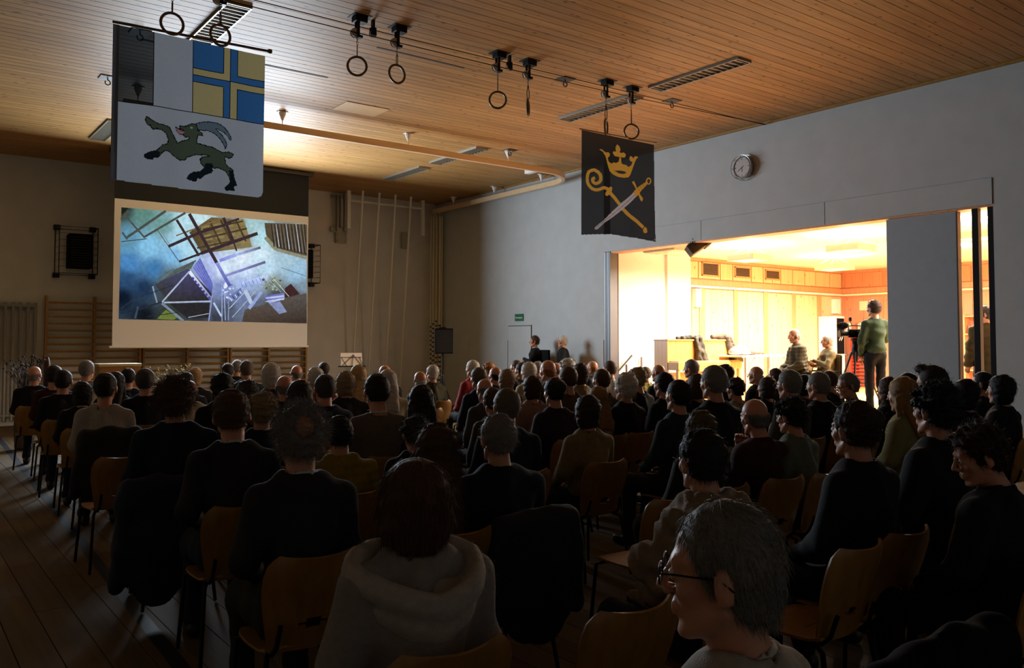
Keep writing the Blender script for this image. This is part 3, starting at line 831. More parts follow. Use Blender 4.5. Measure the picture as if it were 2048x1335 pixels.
s2('crozier_head', [[f2a(*p) for p in q] for q in band(cat(crz), 34)], C_gold, .004)
s2('crozier_staff', [[f2a(*p) for p in q] for q in band([(380,745),(440,810),(490,870),(545,940),(600,1000),(690,1075),(760,1135)], 36)], C_gold, .0042)
s2('crozier_knobs', [[f2a(*p) for p in [(345,770),(365,720),(400,690),(418,705),(410,750),(370,795),(350,790)]], [f2a(*p) for p in [(755,1160),(775,1125),(800,1140),(808,1180),(795,1195),(765,1190)]]], C_gold, .0055)
s2('sword_blade', [[f2a(*p) for p in [(235,1145),(250,1125),(330,1060),(420,960),(520,870),(600,805),(650,755),(685,795),(600,880),(520,950),(430,1020),(340,1085),(270,1155),(240,1160)]]], C_sil, .006)
s2('sword_ridge', [[f2a(*p) for p in q] for q in band([(245,1145),(400,1015),(540,900),(665,780)], 4)], C_line, .0075)
s2('sword_hilt', [[f2a(*p) for p in [(652,745),(700,700),(790,635),(810,660),(770,700),(725,750),(690,798),(660,785)]], [f2a(*p) for p in [(635,640),(660,630),(690,700),(730,780),(758,820),(745,855),(725,830),(700,760),(665,690)]]], C_gold, .0065)
s2('sword_pommel', [[f2a(*p) for p in q] for q in band([(820+24*math.cos(a*.5236), 630+32*math.sin(a*.5236)) for a in range(13)], 14)], C_gold, .0068)
s2('hilt_lines', [[f2a(*p) for p in q] for q in sum([band([(700+i*24, 690-i*17), (722+i*22, 740-i*20)], 3) for i in range(4)], [])], C_line, .009)
FL2.build()
MB().tube([(-.04, 0, .01), (1.5, 0, .03)], .012, 10).obj('pole', mat('pole_light', 'a87c3c', .5), f2, True)
ey = MB()
for (x, z) in ((.03, -1.43), (1.46, -1.43)): ey.lathe([(.012, -.006), (.014, 0), (.012, .006)], 8, Matrix.Translation((x, wave(x/1.47*1.5, 1+z/1.47, .4, .013)-.004, z)) @ Matrix.Rotation(math.pi/2, 4, 'X'))
ey.obj('eyelets', M_steel, f2)

# ------------------------------------------------------------------ gym rings with pulleys on the ceiling
M_ring = wood('ring_wood', '5c4216', '6f5220', 'z', rough=.35)
M_pul = mat('pulley_nylon', 'b9b4aa', .5)
ringpairs = [(2.27, 2.75), (4.31, 4.83), (6.31, 6.81), (8.23, 8.74)]
ringlab = [('left ring holding the pole of the ibex flag', 'right ring holding the pole of the ibex flag'),
           ('wooden gym ring facing the viewer, left of the free left pair', 'turned wooden gym ring, right of the free left pair'),
           ('wooden gym ring facing the viewer in the ceiling centre pair', 'wooden gym ring seen edge-on in the ceiling centre pair'),
           ('edge-on ring holding the pole of the black crown flag', 'open ring holding the pole of the black crown flag')]
ringz = [(4.84, 4.83), (4.82, 4.83), (4.78, 4.77), (4.73, 4.74)]
ringrot = [(-.05, .15), (-.42, .05), (-.62, .80), (.62, -.55)]
tor = MB().tube([(.1075*math.cos(a*2*math.pi/28), 0, .1075*math.sin(a*2*math.pi/28)) for a in range(28)], .0145, 8, close=True).mesh('ring', True)
for pi_, xs_ in enumerate(ringpairs):
    for k in (0, 1):
        x_ = xs_[k]; z_ = ringz[pi_][k]
        t = thing('gym_ring', ringlab[pi_][k], 'gym ring', (x_, RY, z_), 0, 'gym rings under the ceiling')
        rz_ = ringrot[pi_][k]
        link('ring', tor, t, M_ring, rot=(0, 0, rz_ if True else 0))
        zt = ZC-z_
        st = MB()
        for sx_ in (-1, 1): st.tube([(sx_*.012*math.cos(rz_+1.57), sx_*.012*math.sin(rz_+1.57), .11), (sx_*.016*math.cos(rz_+1.57), sx_*.016*math.sin(rz_+1.57), .20), (0, 0, zt-.33)], .006, 6)
        st.obj('strap', mat('strap_brown', '4d3d22', .8), t)
        ch = MB()
        for q in range(3):
            a = Matrix.Rotation(q*math.pi/2, 3, 'Z')
            ch.tube([a @ Vector((.011*math.cos(b*.7854), 0, .02*math.sin(b*.7854)))+Vector((0, 0, zt-.315+q*.03)) for b in range(8)], .0035, 5, close=True)
        ch.obj('chain', M_steel, t)
        pu = MB().lathe([(.02, -.013), (.055, -.018), (.048, 0), (.055, .018), (.02, .013)], 14, Matrix.Translation((-.03, 0, zt-.20)) @ Matrix.Rotation(math.pi/2, 4, 'X'))
        pu.obj('pulley_wheel', M_pul, t, True)
        br_ = MB(); br_.bbox((.0, .03, zt-.15), (.035, .008, .2), .002); br_.bbox((.0, -.03, zt-.15), (.035, .008, .2), .002)
        br_.bbox((.03, 0, zt-.235), (.05, .07, .03), .003); br_.bbox((.0, 0, zt-.05), (.05, .08, .04), .003)
        br_.bbox((.03, 0, zt-.035), (.15, .12, .07), .006); br_.bbox((.03, 0, zt-.003), (.22, .2, .006), .001)
        br_.obj('bracket', M_black, t)
    if pi_ in (1, 2):
        mx_ = (xs_[0]+xs_[1])/2-.06
        t = thing('guide_pulley', 'small guide pulley between the %s' % ('free left ring pair' if pi_ == 1 else 'ceiling centre ring pair'), 'pulley', (mx_, RY, ZC), 0, 'guide pulleys')
        b = MB(); b.bbox((0, 0, -.05), (.03, .05, .1), .003); b.bbox((0, .02, -.13), (.07, .006, .09), .002); b.bbox((0, -.02, -.13), (.07, .006, .09), .002); b.obj('bracket', M_black, t)
        MB().lathe([(.02, -.01), (.045, -.014), (.04, 0), (.045, .014), (.02, .01)], 14, Matrix.Translation((0, 0, -.16)) @ Matrix.Rotation(math.pi/2, 4, 'X')).obj('pulley_wheel', M_pul, t, True)
for q, (dz, dy_) in enumerate(((.10, .01), (.19, -.02))):
    c_ = MB().tube([(1.0, RY+dy_, ZC-dz), (4.3, RY+dy_, ZC-dz-.01), (6.3, RY+dy_, ZC-dz), (8.8, RY+dy_, ZC-dz*.8), (11.95, RY+dy_, ZC-.05)], .006, 6).obj('pulley_cable', M_black)
    setp(c_, ['upper thin cable running along the ring pulleys', 'lower thin cable running along the ring pulleys'][q], 'cable', 'pulley cables')

# ------------------------------------------------------------------ recessed louvre lamps (switched off)
lampdefs = [(3.1, 9.1, 10.7, 'dark louvre lamp behind the ibex flag pole'), (3.12, 15.2, 16.8, 'pale louvre lamp left of the ibex flag'),
            (9.05, 6.87, 8.46, 'long louvre lamp nearest the right wall top'), (9.1, 8.9, 10.57, 'louvre lamp behind the rings of the black flag'),
            (9.18, 13.1, 14.8, 'louvre lamp crossing behind the curtain rail'), (9.22, 15.3, 16.9, 'louvre lamp farthest back in the hall corner')]
M_lv = mat('louvre_metal', '97948a', .35, .5)
slat_me = MB().box((-.125, -.004, -.03), (.125, .004, .0)).mesh('slat')
for (x_, ya, yb, lb) in lampdefs:
    t = thing('louvre_lamp', lb, 'ceiling lamp', (x_, (ya+yb)/2, ZC), 0, 'louvre lamps in the wooden ceiling')
    L_ = yb-ya
    MB().box((-.13, -L_/2, -.004), (.13, L_/2, -.001)).obj('reflector', mat('lamp_reflector', 'b8b6ae', .3, .3), t)
    fr = MB()
    for sx_ in (-1, 1): fr.box((sx_*.135-.008, -L_/2-.01, -.034), (sx_*.135+.008, L_/2+.01, 0))
    for sy_ in (-1, 1): fr.box((-.135, sy_*L_/2-.008, -.034), (.135, sy_*L_/2+.008, 0))
    fr.obj('frame', M_lv, t)
    n = 16
    for q in range(n): link('slat', slat_me, t, M_lv, loc=(0, -L_/2+L_*(q+.5)/n, -.003))
# ceiling plates with hooks, slits and hatch
hook_me = [(2.5, 12.8, 'dark hook plate left of the ibex flag'), (9.74, 8.76, 'dark hook plate between right louvre lamp and wall'), (9.74, 12.95, 'dark hook plate above the rail bend'), (7.72, 8.95, 'dark hook plate at the left top of the black flag'), (2.43, 10.66, 'hook plate behind the black corner of the ibex flag')]
for (x_, y_, lb) in hook_me:
    t = thing('ceiling_hook', lb, 'hook', (x_, y_, ZC), 0, 'hook plates in the ceiling')
    MB().bbox((0, 0, -.006), (.22, .22, .012), .003).obj('plate', mat('hook_plate', '2a241a', .5), t)
    MB().tube([(0, 0, -.01), (0, 0, -.04)] + [(.035*math.sin(a), 0, -.075+.035*math.cos(a)) for a in [i*.6 for i in range(10)]], .008, 6).obj('hook', M_black, t)
def ceil_strip(name, x0, x1, y_, w, m, lb, cat_):
    o = boxobj(name, (x0, y_-w/2, ZC-.004), (x1, y_+w/2, ZC+.001), m); setp(o, lb, cat_); return o
ceil_strip('ceiling_slot', 2.5, 4.99, 10.93, .05, mat('slot_brown', '3a2410', .8), 'dark brown slot in the ceiling right of the ibex flag', 'slot')
ceil_strip('ceiling_slot', 4.97, 6.3, 9.42, .035, MATS['slot_brown'], 'thin dark slot in the ceiling right of the free ring pair', 'slot')
hp = MB().bbox((0, 0, 0), (.75, .55, .012), .003).obj('ceiling_hatch', mat('hatch_wood', 'c09a62', .5), None, loc=(6.1, 12.1, ZC-.003))
setp(hp, 'pale square access hatch in the wooden ceiling', 'hatch')
# ------------------------------------------------------------------ curtain rail on ceiling rods
rl = thing('curtain_rail', 'pale wooden curtain rail curving under the ceiling to the far corner', 'rail', (0, 0, 5.13))
path = [(2.75, 13.0), (10.7, 13.0)] + [(10.7+1.0*math.sin(a*math.pi/16), 14.0-1.0*math.cos(a*math.pi/16)) for a in range(1, 9)] + [(11.72, 19.1)]
rm = MB()
W2, H2 = .035, .055
vs = []
for i, p in enumerate(path):
    a = Vector(path[max(i-1, 0)]); b = Vector(path[min(i+1, len(path)-1)]); d = (b-a).normalized(); n_ = Vector((-d.y, d.x))
    for (s_, z_) in ((-1, -1), (1, -1), (1, 1), (-1, 1)): vs.append((p[0]+n_.x*W2*s_, p[1]+n_.y*W2*s_, z_*H2))
fs = []
for i in range(len(path)-1):
    for j in range(4): fs.append((i*4+j, i*4+(j+1) % 4, (i+1)*4+(j+1) % 4, (i+1)*4+j))
fs += [(3, 2, 1, 0), tuple(len(path)*4-4+j for j in range(4))]
rm.add(vs, fs).obj('track', wood('rail_wood', 'c7a880', 'd4b890', 'x', rough=.4), rl)
for (x_, y_) in ((2.95, 13.0), (5.15, 13.0), (7.5, 13.0), (9.74, 13.0), (11.72, 14.4), (11.72, 16.2), (11.72, 18.0)):
    b = MB(); b.tube([(x_, y_, H2), (x_, y_, .255)], .008, 6); b.lathe([(.012, .12), (.06, .235), (.06, .25)], 8, Matrix.Translation((x_, y_, 0))); b.bbox((x_, y_, .262), (.16, .1, .012), .002)
    b.obj('hanger', M_white, rl)
bx_ = boxobj('ceiling_sensor', (11.0, 13.75, 5.27), (11.12, 14.1, 5.395), M_white, None, .01); setp(bx_, 'small white box under the ceiling by the rail bend', 'box')
# ------------------------------------------------------------------ climbing poles rig and ropes in the far corner
def bw_pt(u, v, off=0.): return on_y(u, v, YB-off)
rg = thing('climbing_rig', 'grey climbing frame with cross bar high on the back wall', 'climbing frame', (0, 0, 0))
M_rig = mat('rig_grey', 'd6d0be', .5)
M_rigd = mat('rig_dark', '9c9684', .6)
for uu, v0, v1 in ((697, 381, 457), (845, 401, 471)):
    p0 = bw_pt(uu, v0, .5); p1 = bw_pt(uu, v1, .5)
    MB().bbox(((p0.x), p0.y, (p0.z+p1.z)/2), (.09, .09, abs(p0.z-p1.z)), .005).obj('post', M_rig, rg)
pa, pb = bw_pt(700, 400, .5), bw_pt(846, 417, .5)
MB().tube([(pa.x, pa.y, pa.z), (pb.x, pb.y, pb.z)], .035, 8).obj('cross_bar', M_rig, rg, True)
for uu, v0, v1 in ((675, 390, 462), (690, 388, 462), (682, 392, 455)):
    p0 = bw_pt(uu, v0, .12); p1 = bw_pt(uu, v1, .12)
    MB().bbox((p0.x, p0.y, (p0.z+p1.z)/2), (.05, .08, abs(p0.z-p1.z)), .004).obj('guide', M_rigd, rg)
for (ua, ub, va, vb) in ((661, 694, 452, 466), (671, 693, 463, 487), (663, 695, 389, 399), (803, 816, 465, 497)):
    p0 = bw_pt(ua, va, .06); p1 = bw_pt(ub, vb, .06)
    m_ = MB(); m_.bbox(((p0.x+p1.x)/2, p0.y, (p0.z+p1.z)/2), (p1.x-p0.x, .05, p0.z-p1.z), .006)
    for sx_ in (.15, .85):
        for sz_ in (.2, .8): m_.lathe([(.018, 0), (.018, .02)], 6, Matrix.Translation((p0.x+(p1.x-p0.x)*sx_, p0.y-.025, p1.z+(p0.z-p1.z)*sz_)) @ Matrix.Rotation(math.pi/2, 4, 'X'))
    m_.obj('bracket', M_rigd, rg)
polelab = ['leftmost slanting climbing pole at the back wall', 'second slanting climbing pole from the left', 'third slanting climbing pole from the left', 'rightmost slanting climbing pole at the back wall']
for q, (u0, v0, u1, v1) in enumerate(((726, 381, 703, 705), (759, 385, 735, 745), (791, 389, 770, 745), (822, 393, 800, 745))):
    p0 = bw_pt(u0, v0, .75); p0.z = min(p0.z, ZC-.01); p1 = bw_pt(u1, v1, .12)
    d = (p1-p0); k_ = (0.02-p0.z)/d.z; p1 = p0+d*k_
    p1.y = min(p1.y, YB-.06)
    o = MB().tube([p0, p0+(p1-p0)*.4, p1], [.03, .026, .022], 8).obj('climbing_pole', M_rig, None, True)
    setp(o, polelab[q], 'climbing pole', 'slanting climbing poles')
ropelab = ['climbing rope nearest the wall bars, gathered in the corner', 'second gathered climbing rope in the corner', 'third gathered climbing rope in the corner', 'thickest climbing rope of the corner bundle', 'climbing rope touching the side wall in the corner']
M_rope = mat('rope_hemp', 'c9bd98', .9, bump=.6, bscale=120)
M_knot = mat('rope_knot', '2a2620', .9)
for q in range(5):
    uu = (862, 867, 873, 880, 886)[q]
    t0 = bw_pt(uu, 425, .3+.05*q); x_ = min(t0.x, XR-.12)
    t = thing('climbing_rope', ropelab[q], 'rope', (x_, t0.y, 0), 0, 'climbing ropes in the corner')
    r_ = (.016, .02, .02, .034, .016)[q]
    MB().tube([(0, 0, .25), (.0, 0, 2.5), (.01, 0, 5.0)], r_, 8).obj('rope', M_rope, t, True)
    hk = MB(); hk.tube([(.01, 0, 5.0), (-.05, .0, 5.09), (.0, 0, 5.17), (.06, 0, 5.1), (.01, 0, 4.98)], .014, 6); hk.obj('shackle', M_rigd, t)
    if q in (0, 1, 2, 3):
        for k in range(14):
            MB().lathe([(r_-.002, -.025), (r_+.005, -.012), (r_+.005, .012), (r_-.002, .025)], 8, Matrix.Translation((0, 0, .5+k*.12+.037*((q*7) % 5)))).obj('knot', M_knot, t)
# ------------------------------------------------------------------ wall bars
barlab = ['wooden wall bars left of the screen', 'wooden wall bars under the screen centre', 'wooden wall bars at the right end below the screen']
rung_me = {}
for k, xs_ in enumerate(((2.69, 3.58, 4.48), (4.55, 5.47, 6.36), (6.43, 7.32, 8.25))):
    t = thing('wall_bars', barlab[k], 'wall bars', (xs_[0], YB-.10, 0), 0, 'wall bars on the back wall')
    for x_ in xs_:
        MB().bbox((x_-xs_[0], 0, 1.30), (.045, .12, 2.60), .004).obj('post', M_barw, t)
    for s_ in range(2):
        L_ = xs_[s_+1]-xs_[s_]
        key = round(L_, 2)
        if key not in rung_me:
            rung_me[key] = MB().tube([(0, 0, 0), (L_, 0, 0)], [.021, .021], 8).mesh('rung', True)
        for q in range(16):
            link('rung', rung_me[key], t, M_barw, loc=(xs_[s_]-xs_[0], -.035, 2.46-q*.142))
    for x_ in xs_:
        for z_ in (.4, 2.3): MB().bbox((x_-xs_[0], .08, z_), (.05, .05, .06), .004).obj('wall_bracket', M_rigd, t)
# ------------------------------------------------------------------ caged loudspeakers on the back wall
def caged(name, x0, x1, z0, z1, lb):
    cx, cz, w, h = (x0+x1)/2, (z0+z1)/2, x1-x0, z1-z0
    t = thing(name, lb, 'speaker', (cx, YB, z0), 0, 'caged wall speakers')
    MB().bbox((.06, -.25, h/2), (w*.62, .34, h*.74), .015).obj('cabinet', M_dark, t)
    gr = MB()
    for q in range(12): gr.box((.06-w*.28, -.428, h*.17+q*h*.056), (.06+w*.28, -.42, h*.17+q*h*.056+.02))
    gr.obj('grille', mat('grille_black', '0a0b0d', .7), t)
    cg = MB()
    for y_ in (-.52, -.02):
        cg.tube([(-w/2, y_, 0), (w/2, y_, 0), (w/2, y_, h), (-w/2, y_, h)], .012, 6, close=True)
    for sx_ in (-1, 1):
        for z_ in (0, h): cg.tube([(sx_*w/2, -.52, z_), (sx_*w/2, -.02, z_)], .012, 6)
    cg.obj('cage_frame', M_black, t)
    for q in range(1, 7):
        z_ = h*q/7
        MB().tube([(-w/2, -.02, z_), (-w/2, -.52, z_), (w/2, -.52, z_), (w/2, -.02, z_)], .004, 5).obj('cage_wire', M_black, t)
    for sx_ in (-1, 1):
        for z_ in (-.02, h+.02): MB().bbox((sx_*(w/2-.02), -.06, z_), (.12, .12, .1), .008).obj('corner_clamp', M_black, t)
pA = on_y(117, 545, YB-.5); pB = on_y(196, 457, YB-.5)
caged('wall_speaker', pA.x, pB.x, pA.z, pB.z, 'black loudspeaker in a wire cage left of the screen')
pA = on_y(560, 562, YB-.5); pB = on_y(640, 490, YB-.5)
caged('wall_speaker', pB.x-(1.0), pB.x, pA.z, pB.z, 'black loudspeaker in a wire cage half hidden right of the screen')
# ------------------------------------------------------------------ tube radiator
t = thing('tube_radiator', 'tall tube radiator at the far left of the back wall', 'radiator', (1.85, YB-.09, .1))
for q in range(6):
    MB().tube([(q*.13, 0, 0), (q*.13, 0, 2.35)], .03, 8).obj('tube', mat('radiator_grey', '8d8b82', .4), t, True)
for z_ in (.1, 2.28):
    MB().tube([(-.03, 0.01, z_), (.68, 0.01, z_)], .035, 8).obj('header', MATS['radiator_grey'], t, True)
# ------------------------------------------------------------------ wall clock
ck = thing('wall_clock', 'round wall clock with metal rim above the opening', 'clock', (XR-.012, 9.1, 4.69))
RM = Matrix.Rotation(-math.pi/2, 4, 'Y')
MB().lathe([(.17, 0), (.185, .01), (.185, .09), (.17, .11), (.165, .095)], 32, RM).obj('rim', M_steel, ck, True)
MB().lathe([(.001, .088), (.168, .088), (.168, .09)], 32, RM).obj('dial', mat('dial_grey', '9b9da2', .5), ck)
mk = MB()
for q in range(12):
    a = q*math.pi/6; r0, r1 = (.125, .155)
    mk.tube([(-.0915, r0*math.sin(a), r0*math.cos(a)), (-.0915, r1*math.sin(a), r1*math.cos(a))], .005 if q % 3 else .008, 4)
mk.obj('hour_marks', M_dark, ck)
MB().tube([(-.094, 0, .0), (-.094, -.0, -.085)], .006, 5).obj('hand', M_dark, ck)
MB().tube([(-.096, -.03, .02), (-.096, .085, -.06)], .005, 5).obj('hand', M_dark, ck)
cg = MB()
for r_, z_ in ((.21, .13), (.225, .02)):
    cg.tube([tuple(RM @ Vector((r_*math.cos(a*math.pi/14), r_*math.sin(a*math.pi/14), z_))) for a in range(28)], .005, 5, close=True)
for q in range(8):
    a = q*math.pi/4
    cg.tube([tuple(RM @ Vector((r_*math.cos(a), r_*math.sin(a), z_))) for r_, z_ in ((.225, .0), (.225, .02), (.21, .13), (.17, .145))], .004, 5)
cg.obj('guard', M_steel, ck)
# ------------------------------------------------------------------ folding partition stack, big panel, gap posts
pt = thing('folding_partition', 'grey edges of the folded partition at the left side of the opening', 'partition', (XR, Y1, 0))
for q in range(4):
    MB().bbox((.10, .024+q*.047, ZO/2+.005), (.21, .038, ZO-.02), .004).obj('panel', mat('partition_edge%d' % (q % 2), ('5d6063', '8a8c8d')[q % 2], .45, .3), pt)
yp0, yp1 = on_x(1918, 600, XR+.05).y, on_x(1778, 600, XR+.05).y
bp_ = thing('partition_panel', 'tall grey partition panel standing in the opening right of the standing man', 'partition', (XR+.05, (yp0+yp1)/2, ZS))
MB().bbox((0, 0, (ZO-ZS)/2-.02), (.09, yp1-yp0, ZO-ZS-.04), .004).obj('leaf', mat('panel_grey', '8f979d', .7, noise=.03, bump=.2, bscale=120), bp_)
MB().bbox((0, -(yp1-yp0)/2-.012, (ZO-ZS)/2-.02), (.1, .02, ZO-ZS-.04), .002).obj('edge_strip', mat('strip_bronze', '4a3418', .5, .3), bp_)
MB().bbox((.0, 0, ZO-ZS-.012), (.04, yp1-yp0-.05, .02), .002).obj('top_guide', M_steel, bp_)
for (uu, wd, lb) in ((1956, .085, 'black upright post left in the narrow gap'), (1988, .085, 'black upright post right in the narrow gap')):
    y_ = on_x(uu, 600, XR+.08).y
    o = MB().bbox((0, 0, (ZO-ZS)/2), (.10, wd, ZO-ZS), .006).obj('gap_post', M_black, None, loc=(XR+.08, y_, ZS)); setp(o, lb, 'post', 'posts in the gap')
# opening frame
struct(MB().box((XR+.012, Y0-.0, ZO-.03), (XR+.3, Y1, ZO)).obj('trim_3', M_pined))
# ------------------------------------------------------------------ handrail of the stage steps
hr = thing('handrail', 'steel handrail of the steps up to the side room', 'handrail', (0, 0, 0))
pa = on_x(1234, 745, 12.2); pb = on_x(1264, 710, 12.5); pc = on_x(1284, 712, 12.9)
MB().tube([pa+Vector((-.6, .1, -.5)), pa, pb], .02, 8).obj('rail', mat('rail_steel_dark', '6a6862', .4, .6), hr, True)
for (u_, v_, x_) in ((1253, 728, 12.35), (1283, 713, 12.9)):
    p = on_x(u_, v_, x_); MB().tube([(p.x, p.y, ZS), (p.x, p.y, p.z)], .022, 8).obj('post', M_steel, hr, True)
st_ = thing('stage_steps', 'wooden steps up to the side room behind the audience', 'steps', (XR-.35, 11.9, 0))
for q in range(2): MB().bbox((.0+.17*q-.1, 0, .085+.17*q-.0), (.30, 1.0, .165), .006).obj('step', M_beech, st_)
# ------------------------------------------------------------------ PA speaker on stand
pos = on_z(885, 1, 0) if False else None
def at_depth(u, v, s):
    d = ray(u, v); return EYEV + d*s
p = at_depth(885, 682, 17.6)
t = thing('speaker_stand', 'black tripod stand under the loudspeaker in the corner', 'speaker stand', (p.x, p.y, 0))
MB().tube([(0, 0, .45), (0, 0, p.z-.26)], .018, 8).obj('pole', M_black, t, True)
MB().lathe([(.03, .82), (.035, .85), (.035, .95), (.03, .98)], 10).obj('collar', M_black, t)
for q in range(3):
    a = q*2.094+.4
    MB().tube([(.02*math.cos(a), .02*math.sin(a), .85), (.55*math.cos(a), .55*math.sin(a), .015)], .012, 6).obj('leg', M_black, t)
    MB().tube([(.02*math.cos(a), .02*math.sin(a), .45), (.28*math.cos(a), .28*math.sin(a), .43)], .008, 6).obj('brace', M_black, t)
s_ = thing('loudspeaker', 'black loudspeaker box on the tripod stand in the corner', 'speaker', (p.x, p.y, p.z-.26), math.radians(-20))
cab = MB(); cab.add([(-.19,-.15,0),(.19,-.15,0),(.14,.15,0),(-.14,.15,0),(-.19,-.15,.53),(.19,-.15,.53),(.14,.15,.53),(-.14,.15,.53)], [(0,3,2,1),(4,5,6,7),(0,1,5,4),(1,2,6,5),(2,3,7,6),(3,0,4,7)]); cab.obj('cabinet', M_dark, s_)
gr = MB()
for q in range(17): gr.box((-.17, -.158, .03+q*.028), (.17, -.152, .045+q*.028))
gr.obj('grille', MATS['grille_black'], s_)
MB().bbox((0, .0, .545), (.16, .03, .03), .008).obj('handle', M_black, s_)
# ------------------------------------------------------------------ music stand
p = at_depth(704, 718, 16.6)
t = thing('music_stand', 'folding music stand with white sheets in front of the back wall', 'music stand', (p.x, p.y, 0), -.35)
zt = p.z
MB().tube([(0, 0, .25), (0, 0, zt-.14)], .010, 8).obj('pole', M_black, t, True)
for q in range(3):
    a = q*2.094+.3; MB().tube([(0, 0, .42), (.3*math.cos(a), .3*math.sin(a), .01)], .007, 6).obj('leg', M_black, t)
R_ = Matrix.Translation((0, 0, zt-.14)) @ Matrix.Rotation(math.radians(-28), 4, 'X')
dk = MB()
def T(x, z, y=0): return tuple(R_ @ Vector((x, y, z)))
dk.tube([T(-.27, 0), T(.27, 0)], .012, 6); dk.tube([T(-.22, .2), T(.2, .2)], .006, 5)
for q in (((0, 0), (.04, .27)), ((-.2, 0), (.04, .25)), ((.2, 0), (.04, .25)), ((-.2, .2), (-.1, .0)), ((.16, .2), (.22, 0))): dk.tube([T(*q[0], -.006), T(*q[1], -.006)], .0055, 5)
dk.obj('desk_frame', M_black, t)
MB().box((-.21, .004, .0), (.21, .008, .30), R_).obj('sheet', mat('paper', 'f0e8de', .8), t)
# ------------------------------------------------------------------ lectern at the front
pa = on_y(193, 727, 15.6); pb = on_y(279, 727, 15.6)
t = thing('lectern', 'wide wooden lectern with pale top in front of the wall bars', 'lectern', ((pa.x+pb.x)/2, 15.6, 0))
Wl = pb.x-pa.x; zl = pa.z
MB().bbox((0, -.12, (zl-.05)/2), (Wl*.94, .03, zl-.05), .004).obj('front_panel', wood('lectern_wood', '8a5a22', '9c6a2c', 'x', rough=.4), t)
for sx_ in (-1, 1): MB().bbox((sx_*Wl*.45, .05, (zl-.05)/2), (.03, .36, zl-.05), .004).obj('side_panel', MATS['lectern_wood'], t)
MB().bbox((0, .04, zl-.025), (Wl, .42, .05), .008).obj('top', mat('lectern_top', 'b09a6a', .5), t)
MB().bbox((0, .05, .45), (Wl*.86, .3, .025), .003).obj('shelf', MATS['lectern_wood'], t)
# ------------------------------------------------------------------ dried flower arrangements
def bouquet(lb, u, v, yq, height, spread, cols, seed, n=70):
    p = on_y(u, v, yq); rs = random.Random(seed)
    t = thing('flower_arrangement', lb, 'flowers', (p.x, yq, 0))
    zt = p.z
    vz = max(zt-height-.25, .1)
    MB().lathe([(.10, 0), (.13, .03), (.15, vz*.5), (.12, vz), (.13, vz+.02)], 14).obj('vase', mat('vase_clay', '4a3a2a', .6), t, True)
    stm = MB(); lf = MB(); bd = MB()
    for i in range(n):
        a = rs.random()*6.283; r_ = spread*rs.random()**.6; h_ = vz+.1+(zt-vz-.1+height*.0)*(.45+.6*rs.random())
        e = Vector((r_*math.cos(a), r_*math.sin(a), h_)); m_ = Vector((e.x*.35, e.y*.35, vz+(h_-vz)*.55))
        stm.tube([(0, 0, vz-.05), m_, e], [.004, .003, .002], 4)
        for q in range(4):
            f_ = .5+.5*q/4; c = m_.lerp(e, f_); d = Vector((rs.uniform(-1, 1), rs.uniform(-1, 1), rs.uniform(-.2, 1))).normalized()
            s__ = d.cross(Vector((0, 0, 1))).normalized()*.012
            L_ = .05+.06*rs.random()
            lf.add([c, c+d*L_*.5+s__, c+d*L_, c+d*L_*.5-s__], [(0, 1, 2, 3)])
        if i % 2 == 0:
            bd.lathe([(.002, -.02), (.016, 0), (.012, .018), (.002, .026)], 6, Matrix.Translation(e) @ Matrix.Rotation(rs.random()*2, 4, 'X'))
    setp(stm.obj('stems', mat(cols[0], cols[1], .8), t), kind='stuff'); setp(lf.obj('leaves', mat(cols[2], cols[3], .8), t), kind='stuff'); setp(bd.obj('buds', mat(cols[4], cols[5], .8), t), kind='stuff')
bouquet('dried golden grass and leaf bouquet in front of the wall bars', 338, 733, 14.6, .5, .38, ('stem_gold', '8a7138', 'leaf_olive', '6e6a2c', 'bud_gold', 'b99a55'), 5, 80)
bouquet('dark dried flower arrangement at the far left edge', 52, 712, 14.9, .5, .34, ('stem_dark', '2e1a14', 'leaf_dark', '38261a', 'bud_dark', '3e1e1a'), 9, 60)
t = thing('flute_case', 'slim dark red upright instrument left of the lectern', 'instrument', (on_y(95, 715, 15.2).x, 15.2, 0))
zt = on_y(95, 714, 15.2).z
MB().lathe([(.10, 0), (.10, .02), (.02, .04), (.02, zt-.75), (.05, zt-.7), (.045, zt-.1), (.02, zt)], 10).obj('body', mat('instrument_dark', '3a1712', .4), t, True)
MB().tube([(0, -.05, zt-.6), (.03, -.07, zt-.5), (.0, -.05, zt-.2)], .008, 6).obj('keys', M_steel, t)

# ------------------------------------------------------------------ side room furniture
# pendant lamps
pl = ['hanging lamp nearest the white pillar in the side room', 'hanging lamp at centre right of the bright ceiling', 'hanging lamp seen through the narrow gap', 'hanging lamp deepest in the side room', 'hanging lamp hidden behind the grey panel', 'hanging lamp deep behind the narrow gap']
for q, (px, py) in enumerate(PEND):
    t = thing('pendant_lamp', pl[q], 'lamp', (px, py, ZSC), 0, 'pendant lamps of the side room')
    sh = MB(); hw = .30
    for sx_ in (-1, 1): sh.bbox((sx_*hw, 0, -.27), (.012, 2*hw, .11), .002); sh.bbox((0, sx_*hw, -.27), (2*hw, .012, .11), .002)
    sh.obj('shade', mat('shade_paper', 'e9d3a8', .7), t)
    MB().box((-hw+.01, -hw+.01, -.315), (hw-.01, hw-.01, -.305)).obj('diffuser', mat('lamp_glow', 'ffe3b0', .6, emit=1.2), t)
    cb_ = MB()
    for sx_ in (-1, 1):
        for sy_ in (-1, 1): cb_.tube([(0, 0, -.03), (sx_*hw*.9, sy_*hw*.9, -.215)], .003, 4)
    cb_.obj('cords', M_grey, t)
    MB().bbox((0, 0, -.018), (.12, .12, .035), .004).obj('canopy', mat('canopy_beige', 'd9c39a', .6), t)
